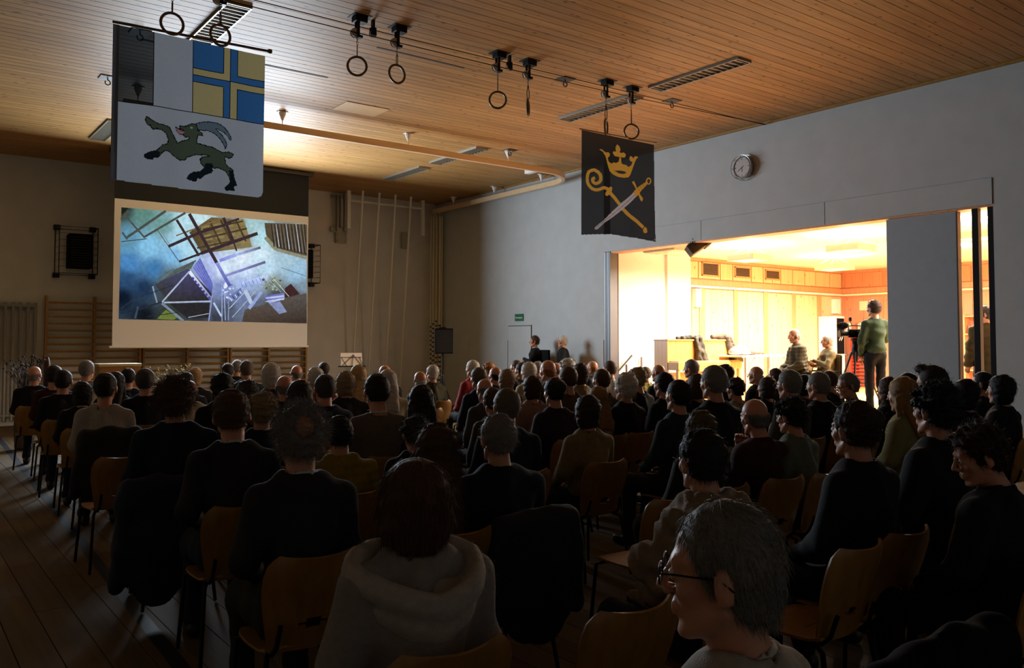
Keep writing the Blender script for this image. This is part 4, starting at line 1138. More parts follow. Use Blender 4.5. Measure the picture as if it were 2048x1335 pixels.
# upright piano (seen from its left end)
pz = lambda u, v, y_: on_y(u, v, y_)
py_ = 10.9
a = on_y(1337, 678, py_); b = on_y(1375, 678, py_)
P0 = Vector((on_y(1334, 700, py_).x, py_, ZS)); zt = a.z-ZS
P1x = on_y(1463, 700, py_).x; depth = .62; wd_ = max(P1x-P0.x, 1.35)
t = thing('upright_piano', 'light wood upright piano with dark jackets thrown over it', 'piano', (P0.x, py_, ZS))
M_pia = wood('piano_beech', 'c98f4c', 'd8a25e', 'z', rough=.35)
MB().bbox((.02, .16, zt/2), (.04, .34, zt), .004).obj('side_panel', M_pia, t)
MB().bbox((wd_-.02, .16, zt/2), (.04, .34, zt), .004).obj('side_panel', M_pia, t)
MB().bbox((wd_/2, .16, zt-.015), (wd_+.02, .36, .03), .006).obj('lid', M_pia, t)
MB().bbox((wd_/2, .02, zt*.78), (wd_-.08, .025, zt*.40), .004).obj('upper_panel', M_pia, t)
MB().bbox((wd_/2, .05, .30), (wd_-.08, .025, .55), .004).obj('lower_panel', M_pia, t)
kb = MB(); kb.bbox((wd_/2, -.12, .70), (wd_-.02, .30, .15), .012); kb.obj('keyboard_case', M_pia, t)
MB().bbox((wd_/2, -.10, .785), (wd_-.10, .28, .02), .006).obj('fallboard', M_pia, t)
for sx_ in (.06, wd_-.06): MB().bbox((sx_, -.22, .32), (.06, .06, .63), .006).obj('leg', M_pia, t)
for q in (-.12, 0, .12): MB().bbox((wd_/2+q, -.04, .08), (.025, .12, .015), .003).obj('pedal', mat('brass', 'b08a3a', .3, .9), t)
PIANO = t; PIW, PIZ, PIY = wd_, zt, py_
# table behind the piano stool, with folding legs
ta = on_y(1455, 712, 10.7); tb = on_y(1572, 714, 10.7)
tz = ta.z-ZS
tl = tb.x-ta.x
t = thing('folding_table', 'white folding table beside the piano', 'table', (ta.x, 10.7, ZS))
MB().bbox((tl/2, 0, tz), (tl, .7, .035), .005).obj('tabletop', M_white, t)
for sx_ in (.18, tl-.2):
    for sy_ in (-.3, .3): MB().bbox((sx_, sy_, (tz-.02)/2), (.04, .04, tz-.02), .004).obj('leg', M_grey, t)
    MB().tube([(sx_, -.3, tz-.05), (sx_+(.28 if sx_ < 1 else -.28), -.3, tz-.02)], .016, 6).obj('brace', M_grey, t) if False else MB().tube([(sx_, -.3, tz-.35), (sx_+(.3 if sx_ < 1 else -.3), -.3, tz-.03)], .016, 6).obj('brace', M_grey, t)
TABLE = (ta.x, 10.7, ZS+tz+.018, tl)
# stage spotlights under the lintel
def stage_spot(u, v, s, lb, rot, big=False):
    p = at_depth(u, v, s)
    t = thing('stage_spotlight', lb, 'spotlight', p, 0, 'spotlights under the lintel')
    t.rotation_euler = rot
    MB().bbox((0, 0, 0), (.20, .34, .20), .02).obj('housing', mat('spot_black', '2c2618', .5), t)
    fn = MB()
    for q in range(6): fn.bbox((0, -.12+q*.045, .105), (.18, .012, .03), .002)
    fn.obj('cooling_fins', MATS['spot_black'], t)
    for q in range(4):
        a = q*math.pi/2
        MB().bbox((.11*math.cos(a), -.22, .11*math.sin(a)), (.02 if q % 2 == 0 else .2, .12, .2 if q % 2 == 0 else .02), .002).obj('barn_door', MATS['spot_black'], t)
    MB().tube([(-.12, 0, 0), (-.13, 0, .14), (.13, 0, .14), (.12, 0, 0)], .01, 6).obj('yoke', MATS['spot_black'], t)
stage_spot(1391, 494, 15.6, 'black stage spotlight hanging under the lintel', (-.6, .25, 1.0))
p0 = at_depth(1330, 498, 17.0)
t = thing('lighting_bar', 'flat beige floodlight under the left end of the lintel', 'floodlight', (p0.x, p0.y, p0.z))
MB().bbox((0, 0, 0), (.4, .85, .10), .01).obj('housing', mat('flood_beige', 'a08a58', .5), t)
MB().box((-.17, -.4, -.06), (.17, .4, -.05)).obj('glass', mat('flood_glass', 'c8b88a', .2), t)
for q in (-.3, .3): MB().bbox((0, q, .09), (.03, .03, .12), .003).obj('mount', MATS['flood_beige'], t)
# things on the walls of the side room
def wallbox(name, cat_, lb, u0, u1, v0, v1, wall, m, th=.03):
    if wall == 'f':
        a = on_x(u0, v0, XS-.03); b = on_x(u1, v1, XS-.03)
        o = MB().bbox((0, 0, 0), (th, abs(a.y-b.y), abs(a.z-b.z)), .004).obj(name, m, None, loc=(XS-.022-th/2, (a.y+b.y)/2, (a.z+b.z)/2))
    else:
        a = on_y(u0, v0, YS-.03); b = on_y(u1, v1, YS-.03)
        o = MB().bbox((0, 0, 0), (abs(a.x-b.x), th, abs(a.z-b.z)), .004).obj(name, m, None, loc=((a.x+b.x)/2, YS-.02-th/2, (a.z+b.z)/2))
    return setp(o, lb, cat_)
wallbox('notice_sheet', 'paper', 'white sheet on the red boards left of the tripod camera', 1691, 1703, 645, 668, 'f', M_white, .006)
wallbox('wall_picture', 'picture', 'pale framed picture above the standing man\'s shoulder', 1719, 1736, 602, 620, 'f', mat('picture_pale', 'd8c8a8', .6), .02)
wallbox('white_wall_unit', 'speaker', 'white upright box high on the pine wall near the corner', 1663, 1674, 598, 627, 'l', M_white, .12)
wallbox('white_wall_unit', 'speaker', 'white upright box on the pine wall beside the pillar', 1386, 1397, 577, 614, 'l', M_white, .10)
# black equipment rack in the corner
a = on_y(1661, 632, 12.2); b = on_y(1680, 760, 12.2)
t = thing('equipment_rack', 'black rack with sliders in the corner of the side room', 'rack', ((a.x+b.x)/2, 12.2, ZS))
hh = a.z-ZS
MB().bbox((0, .1, hh/2), (b.x-a.x, .5, hh), .006).obj('case', M_white, t)
MB().bbox((0, -.155, hh*.72), ((b.x-a.x)*.82, .02, hh*.5), .003).obj('front', M_dark, t)
for q in range(6):
    MB().bbox((-.08+.03*q, -.168, hh*.72-.1+.03*(q % 3)), (.015, .008, .04), .001).obj('slider', M_white, t)
# red slatted shelf on the far wall
a = on_x(1703, 700, XS-.4); b = on_x(1735, 790, XS-.4)
t = thing('red_shelf', 'red slatted shelf unit behind the tripod', 'shelf', (XS-.25, (a.y+b.y)/2, ZS))
W_ = abs(a.y-b.y); hh = a.z-ZS+.45
M_redp = mat('red_paint', 'a83424', .5)
for sy_ in (-1, 1): MB().bbox((0, sy_*W_/2, hh/2), (.36, .03, hh), .003).obj('side', M_redp, t)
for q in range(int(hh/.09)): MB().bbox((-.15, 0, .06+q*.09), (.03, W_-.04, .035), .003).obj('slat', M_redp, t)
MB().bbox((0, 0, hh-.02), (.38, W_+.03, .03), .003).obj('top', M_redp, t)
for q in range(5):
    o = MB().bbox((0, 0, .13), (.16, .035+.01*(q % 3), .26-.03*(q % 2)), .002).obj('binder', mat('binder%d' % (q % 3), ('c8bca0', '9a5a3a', 'd8d0c0')[q % 3], .6), None, loc=(XS-.25, (a.y+b.y)/2-W_*.35+q*W_*.16, ZS+hh+.005-.01*(q % 2)*0))
    setp(o, ['leftmost binder on the red shelf', 'second binder on the red shelf', 'middle binder on the red shelf', 'fourth binder on the red shelf', 'rightmost binder on the red shelf'][q], 'binder', 'binders on the red shelf')
# shelf unit seen through the gap
a = on_x(1930, 660, XS-.3); b = on_x(1996, 700, XS-.3)
t = thing('gap_shelf', 'wooden shelf with small items seen through the narrow gap', 'shelf', (XS-.2, (a.y+b.y)/2, ZS))
W_ = abs(a.y-b.y)
for q in range(4): MB().bbox((0, 0, .5+.42*q), (.3, W_, .03), .003).obj('shelf_board', M_pined, t)
for sy_ in (-1, 1): MB().bbox((0, sy_*W_/2, .9), (.3, .03, 1.8), .003).obj('side', M_pined, t)
for q in range(6):
    MB().lathe([(.04, 0), (.05, .05), (.03, .16), (.02, .2)], 8, Matrix.Translation((-.05, -W_*.4+q*W_*.16, 1.355))).obj('jar', mat('jar%d' % (q % 2), ('c8a070', '7a4a2a')[q % 2], .4), t)
# ------------------------------------------------------------------ plywood stacking chair
M_ply = wood('chair_plywood', '8a6128', '9d7236', 'z', rough=.42, rand=.08)
M_leg = mat('chair_steel', '1c1c1e', .35, .8)
def shell(P, th, hole=None):
    """P: grid [j][i] of points; thin plate with thickness th along the grid normals"""
    P = np.array(P, float); nj, ni = P.shape[:2]
    du = np.gradient(P, axis=1); dv = np.gradient(P, axis=0); n = np.cross(du, dv); n /= np.linalg.norm(n, axis=2)[..., None]
    A = P+n*th/2; B = P-n*th/2
    V = np.concatenate([A.reshape(-1, 3), B.reshape(-1, 3)]); o = nj*ni
    F_ = []
    cell = np.ones((nj-1, ni-1), bool)
    if hole is not None:
        for (j, i) in hole: cell[j, i] = False
    for j in range(nj-1):
        for i in range(ni-1):
            if not cell[j, i]: continue
            a, b, c, d = j*ni+i, j*ni+i+1, (j+1)*ni+i+1, (j+1)*ni+i
            F_.append((a, b, c, d)); F_.append((o+d, o+c, o+b, o+a))
            for (dj, di, p, q) in ((-1, 0, a, b), (1, 0, c, d), (0, -1, d, a), (0, 1, b, c)):
                jj, ii = j+dj, i+di
                if not (0 <= jj < nj-1 and 0 <= ii < ni-1) or not cell[jj, ii]:
                    F_.append((q, p, o+p, o+q))
    m = MB(); m.add([tuple(v) for v in V], F_); return m
def back_grid():
    rows = [0, .05, .085, .10, .115, .13, .17, .22, .27, .315, .345, .365, .38]
    g = []
    for z in rows:
        t = z/.38
        hw = .165+.045*min(t*1.6, 1)
        if z > .30: hw -= .06*((z-.30)/.08)**2.4
        r = []
        for i in range(13):
            s = -1+2*i/12
            x = s*hw
            y = -.03-.26*t*.42-.02*t*t+.055*s*s*(.5+.5*t)
            zz = .44+z+(.012*s*s if z > .33 else 0)
            r.append((x, y-.15, zz))
        g.append(r)
    return g
CH_back = shell(back_grid(), .011, [(3, i) for i in range(4, 8)]+[(2, 5), (2, 6), (4, 5), (4, 6)]).mesh('backrest', True)
def seat_grid():
    g = []
    for j in range(9):
        t = j/8; y = -.185+.40*t; r = []
        for i in range(11):
            s = -1+2*i/10; hw = .185+.02*math.sin(t*math.pi)-(.03*max(0, t-.8)/.2)
            r.append((s*hw, y, .45-.018*math.cos(s*1.5)*math.sin(t*math.pi)-.02*max(0, t-.75)**2*16+ .012*(t < .1)))
        g.append(r)
    return g
CH_seat = shell(seat_grid(), .011).mesh('seat', True)
CH_legs = []
for sx_ in (-1, 1):
    CH_legs.append(MB().tube([(sx_*.15, .10, .435), (sx_*.19, .17, .41), (sx_*.215, .20, .01)], .011, 7).mesh('leg', True))
    CH_legs.append(MB().tube([(sx_*.15, -.12, .435), (sx_*.18, -.19, .41), (sx_*.215, -.26, .01)], .011, 7).mesh('leg', True))
CH_frame = MB()
for sx_ in (-1, 1): CH_frame.tube([(sx_*.15, .10, .433), (sx_*.15, -.17, .433), (sx_*.145, -.205, .47), (sx_*.14, -.235, .56)], .010, 6)
CH_frame.tube([(-.15, -.02, .431), (.15, -.02, .431)], .009, 6)
CH_frame = CH_frame.mesh('seat_frame', True)
def chair(x, y, rz, label, group='plywood chairs in rows', z=0.):
    t = thing('plywood_chair', label, 'chair', (x, y, z), rz, group)
    link('backrest', CH_back, t, M_ply); link('seat', CH_seat, t, M_ply); link('seat_frame', CH_frame, t, M_leg)
    for me in CH_legs: link('leg', me, t, M_leg)
    return t
# ------------------------------------------------------------------ people: implicit bodies, one surface each
def axisf(lo, hi, h, fines):
    a = [lo]
    while a[-1] < hi:
        x = a[-1]; st = h
        for f in fines:
            if f[0]-1e-6 <= x < f[1]: st = f[2]
        n = x+st
        for f in fines:
            if x < f[0]-1e-6 and n > f[0]: n = f[0]
        a.append(n)
    return np.array(a)
HC0 = np.array([0, -.03, 1.240])
def head_prims(D, c, hi=False):
    c = np.array(c)
    def p(x, y, z): return (c[0]+x, c[1]+y, c[2]+z)
    D.ell(p(0, -.012, .035), (.076, .095, .085), .02)
    D.ell(p(0, .030, -.042), (.055, .056, .070), .022)
    D.cap(p(-.012, .070, -.100), p(.012, .070, -.100), .013, k=.022)
    for s in (-1, 1):
        D.cap(p(s*.058, -.005, -.052), p(s*.028, .058, -.098), .012, k=.022)
        D.ell(p(s*.038, .056, -.02), (.024, .024, .024), .016)
    D.cap(p(-.034, .080, .024), p(.034, .080, .024), .011, k=.015)
    for s in (-1, 1):
        D.ell(p(s*.032, .094, .004), (.017, .012, .011), .012, sub=True)
        D.ell(p(s*.032, .080, .003), (.0145, .0125, .011), .006)
    D.cap(p(0, .088, .018), p(0, .114, -.024), .007, .0105, k=.010)
    for s in (-1, 1): D.ell(p(s*.013, .099, -.030), (.009, .011, .008), .008)
    D.cap(p(-.018, .088, -.054), p(.018, .088, -.054), .006, k=.008)
    D.cap(p(-.015, .087, -.066), p(.015, .087, -.066), .007, k=.008)
    for s in (-1, 1):
        R = Matrix.Rotation(math.radians(-14), 4, 'X') @ Matrix.Rotation(math.radians(s*-22), 4, 'Z')
        D.ell(p(s*.083, -.012, -.004), (.0095, .020, .033), .008, R)
        D.cap(p(s*.080, -.006, -.026), p(s*.078, -.004, -.034), .009, k=.006)
        if hi:
            D.ell(p(s*.094, -.006, .002), (.006, .011, .017), .006, R, sub=True)
            D.torus(p(s*.0905, -.014, .002), .0135, .0035, .004, 0, 1., 1.) if False else None
ARM = {
 'lap': [((.235, -.02, .77), (.12, .23, .65), (.05, .30, .625)), ((.235, -.02, .77), (.12, .23, .65), (.05, .30, .625))],
 'folded': [((.245, .03, .78), (.02, .20, .84), (-.09, .19, .86)), ((.245, .03, .79), (.0, .22, .78), (-.10, .20, .80))],
 'chin': [((.235, -.02, .77), (.10, .20, .70), (.0, .22, .72)), ((.20, .16, .80), (.07, .19, 1.02), (.02, .135, 1.10))],
 'side': [((.24, -.05, .74), (.245, .02, .50), (.235, .06, .42)), ((.24, -.05, .74), (.245, .02, .50), (.235, .06, .42))],
 'pocket': [((.27, -.09, .75), (.205, .03, .53), (.185, .06, .47)), ((.25, .05, .78), (.10, .17, .93), (.04, .12, 1.06))],
}
def arm_joints(arms, L):
    o = []
    for s, (e, w, h) in zip((-1, 1), ARM[arms]):
        f = lambda q: np.array([s*q[0], q[1], q[2]+L])
        o.append((s, np.array([s*.172, -.065, 1.0+L]), f(e), f(w), f(h)))
    return o
def hand(D, w, h, s):
    d = h-w; d = d/np.linalg.norm(d)
    side = np.cross(d, [0, 0, 1.]); n = np.linalg.norm(side)
    side = side/n if n > 1e-3 else np.array([1., 0, 0])
    up = np.cross(side, d)
    pc = w+d*.05
    D.cap(w, pc+side*.012, .026, .022, k=.015); D.cap(pc-side*.022, pc+side*.022, .017, k=.015)
    for q, (o_, l) in enumerate(((-.030, .058), (-.010, .072), (.010, .078), (.029, .070))):
        b = w+d*.075+side*o_; m = b+d*l*.5-up*.004; t = m+d*l*.38-up*.026
        D.cap(b, m, .0092, .0085, k=.004); D.cap(m, t, .0085, .0075, k=.004)
    tb = w+d*.03+side*(-s)*.028; tm = tb+d*.032+side*(-s)*.022; tt = tm+d*.03
    D.cap(tb, tm, .0115, .010, k=.006); D.cap(tm, tt, .010, .008, k=.004)
def legs_j(stand):
    if stand: return [((s*.095, -.05, .93), (s*.105, -.03, .50), (s*.11, -.07, .09), (s*.125, .07, .035)) for s in (-1, 1)]
    return [((s*.10, -.04, .545), (s*.125, .40, .515), (s*.13, .37, .09), (s*.14, .52, .035)) for s in (-1, 1)]
_base = {}
def base_body(arms, hi, stand=False):
    key = ('body', arms, hi, stand)
    if key in _base: return _base[key]
    L = .39 if stand else 0.
    hf = .0072 if hi else .013; hc = .030 if hi else .034; hh = .011 if hi else .022
    zl = .60+L if arms == 'lap' else .70+L
    zfin = [(1.06+L, 1.40+L, hf)]
    if arms in ('folded', 'chin'): zfin.append((.66+L, 1.06+L, hh))
    elif arms in ('side', 'pocket'): zfin.append((.38+L, .56+L, hh)); zfin.append((.98+L, 1.06+L, hh))
    else: zfin.append((.57, .68, hh))
    D = Field(axisf(-.35, .35, hc, [(-.11, .11, hf if hi else .013)]), axisf(-.26, .70 if not stand else .34, hc, [(-.17, .13, hf), (.13, .36, hh)]), axisf(-.03, 1.45+L, hc, zfin))
    pz = .95 if stand else .56
    D.ell((0, -.06, pz), (.15, .11, .10), .05)
    D.cap((0, -.07, pz+.05), (0, -.07, .85+L), .115, .12, k=.06)
    D.ell((0, -.065, .92+L), (.155, .10, .15), .06)
    for a in legs_j(stand):
        h_, k_, an, to = a
        D.cap(h_, k_, .078, .055, k=.04); D.cap(k_, an, .052, .036, k=.03)
        D.cap((an[0], an[1]-.03, .045), to, .036, .026, k=.02)
    for (s, sh, e, w, h_) in arm_joints(arms, L):
        D.cap(sh, e, .050, .042, k=.04); D.cap(e, w, .042, .028, k=.02)
        hand(D, w, h_, s)
    D.cap((-.13, -.065, 1.01+L), (.13, -.065, 1.01+L), .055, k=.05)
    D.cap((0, -.075, 1.03+L), (0, -.045, 1.18+L), .061, .055, k=.045)
    head_prims(D, HC0+[0, 0, L], hi)
    V, Q = D.mesh()
    hidden = V[:,2] < 1.0+L                       # coarser where clothes cover the body
    if arms == 'lap': hidden &= ~((V[:,1] > .14) & (V[:,2] > .56) & (V[:,2] < .70))
    elif arms in ('side', 'pocket'): hidden &= ~((np.abs(V[:,0]) > .15) & (V[:,2] < .60+L) & (V[:,2] > .36+L)); hidden &= V[:,2] < .96+L
    else: hidden &= V[:,2] < .66+L
    cell = np.round(V/.035).astype(int); cell[~hidden] = np.stack([np.arange((~hidden).sum())+10**6]*3, 1)
    u_, inv = np.unique(cell, axis=0, return_inverse=True); inv = inv.ravel()
    n_ = np.bincount(inv).astype(float)
    V = np.stack([np.bincount(inv, V[:,d])/n_ for d in range(3)], 1)
    T_ = np.concatenate([Q[:, [0, 1, 2]], Q[:, [0, 2, 3]]]); T_ = inv[T_]
    T_ = T_[(T_[:,0] != T_[:,1]) & (T_[:,1] != T_[:,2]) & (T_[:,0] != T_[:,2])]
    _, ui = np.unique(np.sort(T_, 1), axis=0, return_index=True)
    _base[key] = (V, T_[np.sort(ui)]); return _base[key]
def base_top(style, arms, hi, stand=False):
    key = ('top', style, arms, hi, stand)
    if key in _base: return _base[key]
    L = .39 if stand else 0.
    h = .014 if hi else .026
    big = .33 if style in ('shawl', 'hood') else .0
    zlo = (.76 if stand else .42) if style != 'coat' else .35
    D = Field(axisf(-.40, .40, h, []), axisf(-.34-.0, .42, h, []), axisf(zlo, 1.26+L, h, []))
    pz = .95 if stand else .56
    loose = .012 if style in ('puffer', 'coat', 'hood') else 0.
    D.ell((0, -.05, .93+L), (.185+loose, .132+loose, .19), .05)
    D.cap((0, -.055, pz+.06), (0, -.055, .85+L), .145+loose, .14+loose, k=.06)
    D.ell((0, -.045, pz+.07), (.175+loose, .145+loose, .13), .06)
    if style == 'coat':
        D.cap((0, -.05, .95), (0, -.04, .50), .175, .20, k=.06); D.ell((0, -.04, .5), (.24, .18, .2), .05)
    for (s, sh, e, w, h_) in arm_joints(arms, L):
        D.cap(sh, e, .069+loose, .060+loose, k=.05); D.cap(e, w-(w-e)*.04, .058+loose, .044+loose, k=.03)
        D.cap((s*.05, -.07, 1.045+L), (s*.155, -.065, 1.005+L), .050, .058, k=.045)
    if style == 'puffer':
        x, y, z = D._xyz((slice(None),)*3)
        D.D = D.D + (.005*np.cos(z*2*math.pi/.06)).astype(np.float32)
    D.noise(.006 if style in ('plain', 'collar', 'suit') else .009, 22, 3 if arms == 'lap' else 5)
    if style in ('collar', 'suit', 'puffer', 'coat'):
        D.torus((0, -.065, 1.075+L), .067, .013, .02, -.28, 2.3 if style != 'suit' else 1.6, 1.0)
    else:
        D.torus((0, -.065, 1.062+L), .068, .011, .02, -.28, 1.1)
    if style == 'shawl':
        for i in range(14):
            a = i*2*math.pi/14
            D.ell((.15*math.sin(a), -.065+.105*math.cos(a), 1.0+L+.03*math.cos(3*a)), (.075, .065, .065), .035)
        D.ell((-.26, .02, .86+L), (.07, .09, .08), .03); D.ell((0, -.17, .90+L), (.17, .06, .11), .04)
        D.torus((0, -.07, 1.08+L), .085, .03, .03, -.2, 1.3)
        D.noise(.010, 35, 8)
    D.cap((0, -.08, 1.0+L), (0, -.035, 1.3+L), .059, .061, k=.012, sub=True)
    if style != 'coat': D.halfspace((0, 0, -1), -(pz-.06))
    _base[key] = D.mesh(); return _base[key]
def hood_arr(L):
    """wide hood lying open on the back and shoulders"""
    n = 72; rows = []
    for i in range(n):
        a = i*2*math.pi/n; c, sn = math.cos(a), math.sin(a)      # a = 0 at the back
        R = .205+.012*math.sin(3*a+.6)-.07*max(0, -c); zr = 1.03-.05*c+.055*abs(sn)+.008*math.sin(2*a+1)+L
        prof = [(.085, 1.045+L), (.12, 1.02+L), (R-.055, zr-.012), (R-.030, zr+.012), (R-.008, zr+.022), (R+.012, zr+.010), (R+.020, zr-.018), (R+.016, zr-.050), (R-.006, zr-.066), (R-.004, zr-.085), (R-.012, zr-.12), (R-.05, zr-.155)]
        rows.append([(r*sn*1.04, -.062-r*c*.92, z) for r, z in prof])
    V = np.array(rows); m = V.shape[1]; Q = []
    for i in range(n):
        for k in range(m-1):
            i2 = (i+1) % n; Q.append((i*m+k, i2*m+k, i2*m+k+1, i*m+k+1))
    return V.reshape(-1, 3), np.array(Q)[:, ::-1]
def base_trousers(hi, stand=False):
    key = ('tr', hi, stand)
    if key in _base: return _base[key]
    h = .026 if hi else .040
    D = Field(axisf(-.27, .27, h, []), axisf(-.26, .55 if not stand else .16, h, []), axisf(.05, .72 if not stand else 1.06, h, []))
    pz = .95 if stand else .56
    D.ell((0, -.055, pz), (.168, .135, .115), .05)
    for (h_, k_, an, to) in legs_j(stand):
        D.cap(h_, k_, .095, .074, k=.05); D.cap(k_, (an[0], an[1], .10), .070, .058, k=.03)
    D.noise(.006, 24, 2)
    _base[key] = D.mesh(); return _base[key]
def base_shoes(hi, stand=False, side=0):
    key = ('sh', stand, side)
    if key in _base: return _base[key]
    h = .028
    D = Field(axisf(-.24, .24, h, []), axisf(-.16, .64, h, []), axisf(-.014, .16, h, []))
    for (h_, k_, an, to) in [legs_j(stand)[side]]:
        D.cap((an[0], an[1]-.035, .045), (to[0], to[1], .04), .046, .040, k=.02); D.cap((an[0], an[1], .05), (an[0], an[1], .11), .048, .046, k=.02)
    D.halfspace((0, 0, -1), -.003)
    _base[key] = D.mesh(); return _base[key]
HAIRP = {  # thickness, noise, freq, nape
 'short': (.012, .003, 90, -.062), 'bald': (.0065, .001, 60, -.062), 'thin': (.008, .003, 90, -.075), 'thinning': (.006, .0015, 80, -.075), 'spiky': (.015, .004, 110, -.066),
 'fluffy': (.025, .008, 70, -.09), 'curly': (.017, .008, 100, -.07), 'quiff': (.013, .003, 90, -.06), 'updo': (.015, .004, 90, -.06), 'bob': (.022, .0045, 85, -.125), 'long': (.020, .0045, 85, -.33), 'verylong': (.024, .0045, 80, -.50), 'bobback': (.024, .002, 60, -.165)}
def base_hair(style, hi):
    key = ('hair', style, hi)
    if key in _base: return _base[key]
    t, na, nf, nape = HAIRP[style]
    h = .0085 if hi else .0155
    D = Field(axisf(-.155, .155, h, []), axisf(-.26, .16, h, []), axisf(nape-.03, .20, h, []))
    D.ell((0, -.012-t*.75, .035+t*.1), (.076+t, .095+t, .085+t), .01)
    if style not in ('bald', 'thin', 'thinning'): D.cap((0, -.05, .0), (0, -.055, -.05), .066+t*.4, .052+t*.3, k=.03)
    else: D.cap((0, -.045, .0), (0, -.05, -.05), .062+t, .05+t, k=.03)
    if style in ('bob', 'long', 'verylong', 'bobback'):
        w = .016 if style == 'bobback' else 0
        D.ell((0, -.022, -.03), (.094+w, .092+w, .12+w*1.5), .03)
    if style in ('long', 'verylong'):
        bot = nape+.05
        for s in (-1, 0, 1): D.cap((s*.055, -.075, -.06), (s*.06, -.15 if style == 'long' else -.165, bot), .048, .036, k=.03)
        if style == 'long':
            for s in (-1, 1): D.cap((s*.085, -.02, -.05), (s*.10, -.01, -.22), .03, .018, k=.03)
    if style == 'quiff': D.ell((0, .055, .115), (.062, .05, .032), .02)
    if style == 'updo': D.ell((0, -.105, .045), (.055, .045, .055), .02); D.ell((.03, -.12, .06), (.03, .025, .03), .01)
    if style == 'curly':
        rs = np.random.RandomState(4)
        for i in range(34):
            v = rs.normal(size=3); v /= np.linalg.norm(v); v[2] = abs(v[2])*.9+.0 if v[1] > 0 else v[2]
            if v[2] < -.45: continue
            q = np.array([0, -.012, .035])+v*np.array([.088, .107, .097]); D.ell(q, (.021, .021, .018), .008)
    D.noise(na, nf, 5)
    fr = {'bob': .088, 'long': .088, 'verylong': .088, 'bobback': .09}.get(style, .10)
    D.ell((0, .105, -.035), (fr, .078, .108), .028, sub=True)
    if style not in ('bob', 'long', 'verylong', 'bobback', 'fluffy'):
        for s in (-1, 1): D.ell((s*.088, .004, -.028), (.026, .026, .046), .008, sub=True)
    if style == 'bald': D.ell((0, -.02, .105), (.100, .160, .118), .012, sub=True)
    if style == 'thin': D.ell((0, .05, .112), (.06, .085, .045), .01, sub=True)
    if style == 'spiky': D.ell((.0, -.118, .062), (.046, .042, .054), .03, sub=True)
    D.halfspace((0, 0, -1), -nape)
    _base[key] = D.mesh(); return _base[key]
def strands(V, Q, n, length, out, rnd_, down, width, seed):
    rs = np.random.RandomState(seed)
    A, B, C = V[Q[:,0]], V[Q[:,1]], V[Q[:,2]]
    N = np.cross(B-A, C-A); ar = np.linalg.norm(N, axis=1); N /= ar[:, None]+1e-9
    c = (V[Q[:,0]]+V[Q[:,2]])/2
    pr = ar*((N[:,1] < .75) | (c[:,2] > .06)); pr /= pr.sum()
    i = rs.choice(len(Q), n, p=pr)
    P = c[i]+rs.normal(size=(n, 3))*.004; nn = N[i]
    d = nn*out+rs.normal(size=(n, 3))*rnd_; d[:,2] -= down
    tang = np.stack([-(P[:,0])*0, -np.ones(n)*.35, -np.ones(n)*.25], 1)*down; d += tang
    d += rs.normal(size=(n, 3))*.02
    d -= nn*((d*nn).sum(1)-out)[:, None]*(.9 if down > .5 else 0.)
    d /= np.linalg.norm(d, axis=1)[:, None]
    l = length*(.5+rs.rand(n))[:, None]
    s = np.cross(d, rs.normal(size=(n, 3))); s /= np.linalg.norm(s, axis=1)[:, None]; s *= width/2
    M_ = P+d*l*.55; d2 = d.copy(); d2[:,2] -= .5 if down < .5 else .12; d2 += rs.normal(size=(n, 3))*.25; d2 /= np.linalg.norm(d2, axis=1)[:, None]
    T_ = M_+d2*l*.45
    VV = np.stack([P-nn*.003-s, P-nn*.003+s, M_+s*.8, M_-s*.8, T_+s*.2, T_-s*.2], 1).reshape(-1, 3)
    k = np.arange(n)[:, None]*6
    QQ = np.concatenate([k+[0, 1, 2, 3], k+[3, 2, 4, 5]])
    return VV, QQ
STR = {'short': (.022, .45, .40, .35), 'bald': (.014, .3, .3, .5), 'thin': (.05, .2, .25, .9), 'thinning': (.026, .10, .18, .9), 'spiky': (.036, 1.0, .45, .0), 'fluffy': (.045, .7, .6, .2), 'curly': (.024, .8, .8, .1), 'quiff': (.025, .5, .4, .2), 'updo': (.03, .4, .5, .3), 'bob': (.05, .12, .18, 1.0), 'long': (.07, .10, .15, 1.0), 'verylong': (.08, .12, .2, 1.0), 'bobback': (.06, .06, .12, 1.0)}

SKIN = {'n': mat('skin', 'b98263', .5, noise=.06, nscale=30), 'p': mat('skin_pink', 'c08467', .48, noise=.06, nscale=30)}
HAIRC = {'grey': '6e6a64', 'dark': '221a14', 'black': '131110', 'darkgrey': '37342f', 'brown': '4a3320', 'blond': 'a88a5a', 'white': 'b9b4aa', 'browngrey': '5a5044', 'ash': '8a7658', 'ginger': '8a5a2c', 'darkbrown': '33231a', 'honey': '8a6534', 'olivebrown': '4f4426', 'chestnut': '4f3322'}
TOPC = {'black': '121214', 'maroon': '3a1618', 'beige': '8d8064', 'white': '9c958a', 'navy': '141a2a', 'cream': 'a59678', 'charcoal': '232326', 'red': '8e2420', 'pink': '96484a', 'mustard': '8a7318', 'taupe': '5e5242', 'olive': '3d3a22', 'darkred': '4a1a1c', 'tan': '7c6a44', 'grey': '44413c', 'rose': '8c6f66', 'brown': '4c3a2a', 'plum': '2c1a2e', 'khaki': '7d6c45', 'yellow': '8d8436', 'teal': '1c2c2c', 'greywhite': '85806f', 'sage': '5c6252', 'fur': '7d6a54', 'sand': '7a7048', 'greywool': '857e77', 'hoodwool': 'a39c92', 'green': '3a4a34', 'quilt': '4d4632', 'wool': '6c6142', 'loden': '3a3016'}
def cloth_(c): return mat('cloth_'+c, TOPC[c], .85, noise=.10, nscale=40, bump=.35, bscale=260, spec=.25)
def hair_(c): return mat('hair_'+c, HAIRC[c], .6, noise=.18, nscale=120, bump=.3, bscale=300, spec=.3)
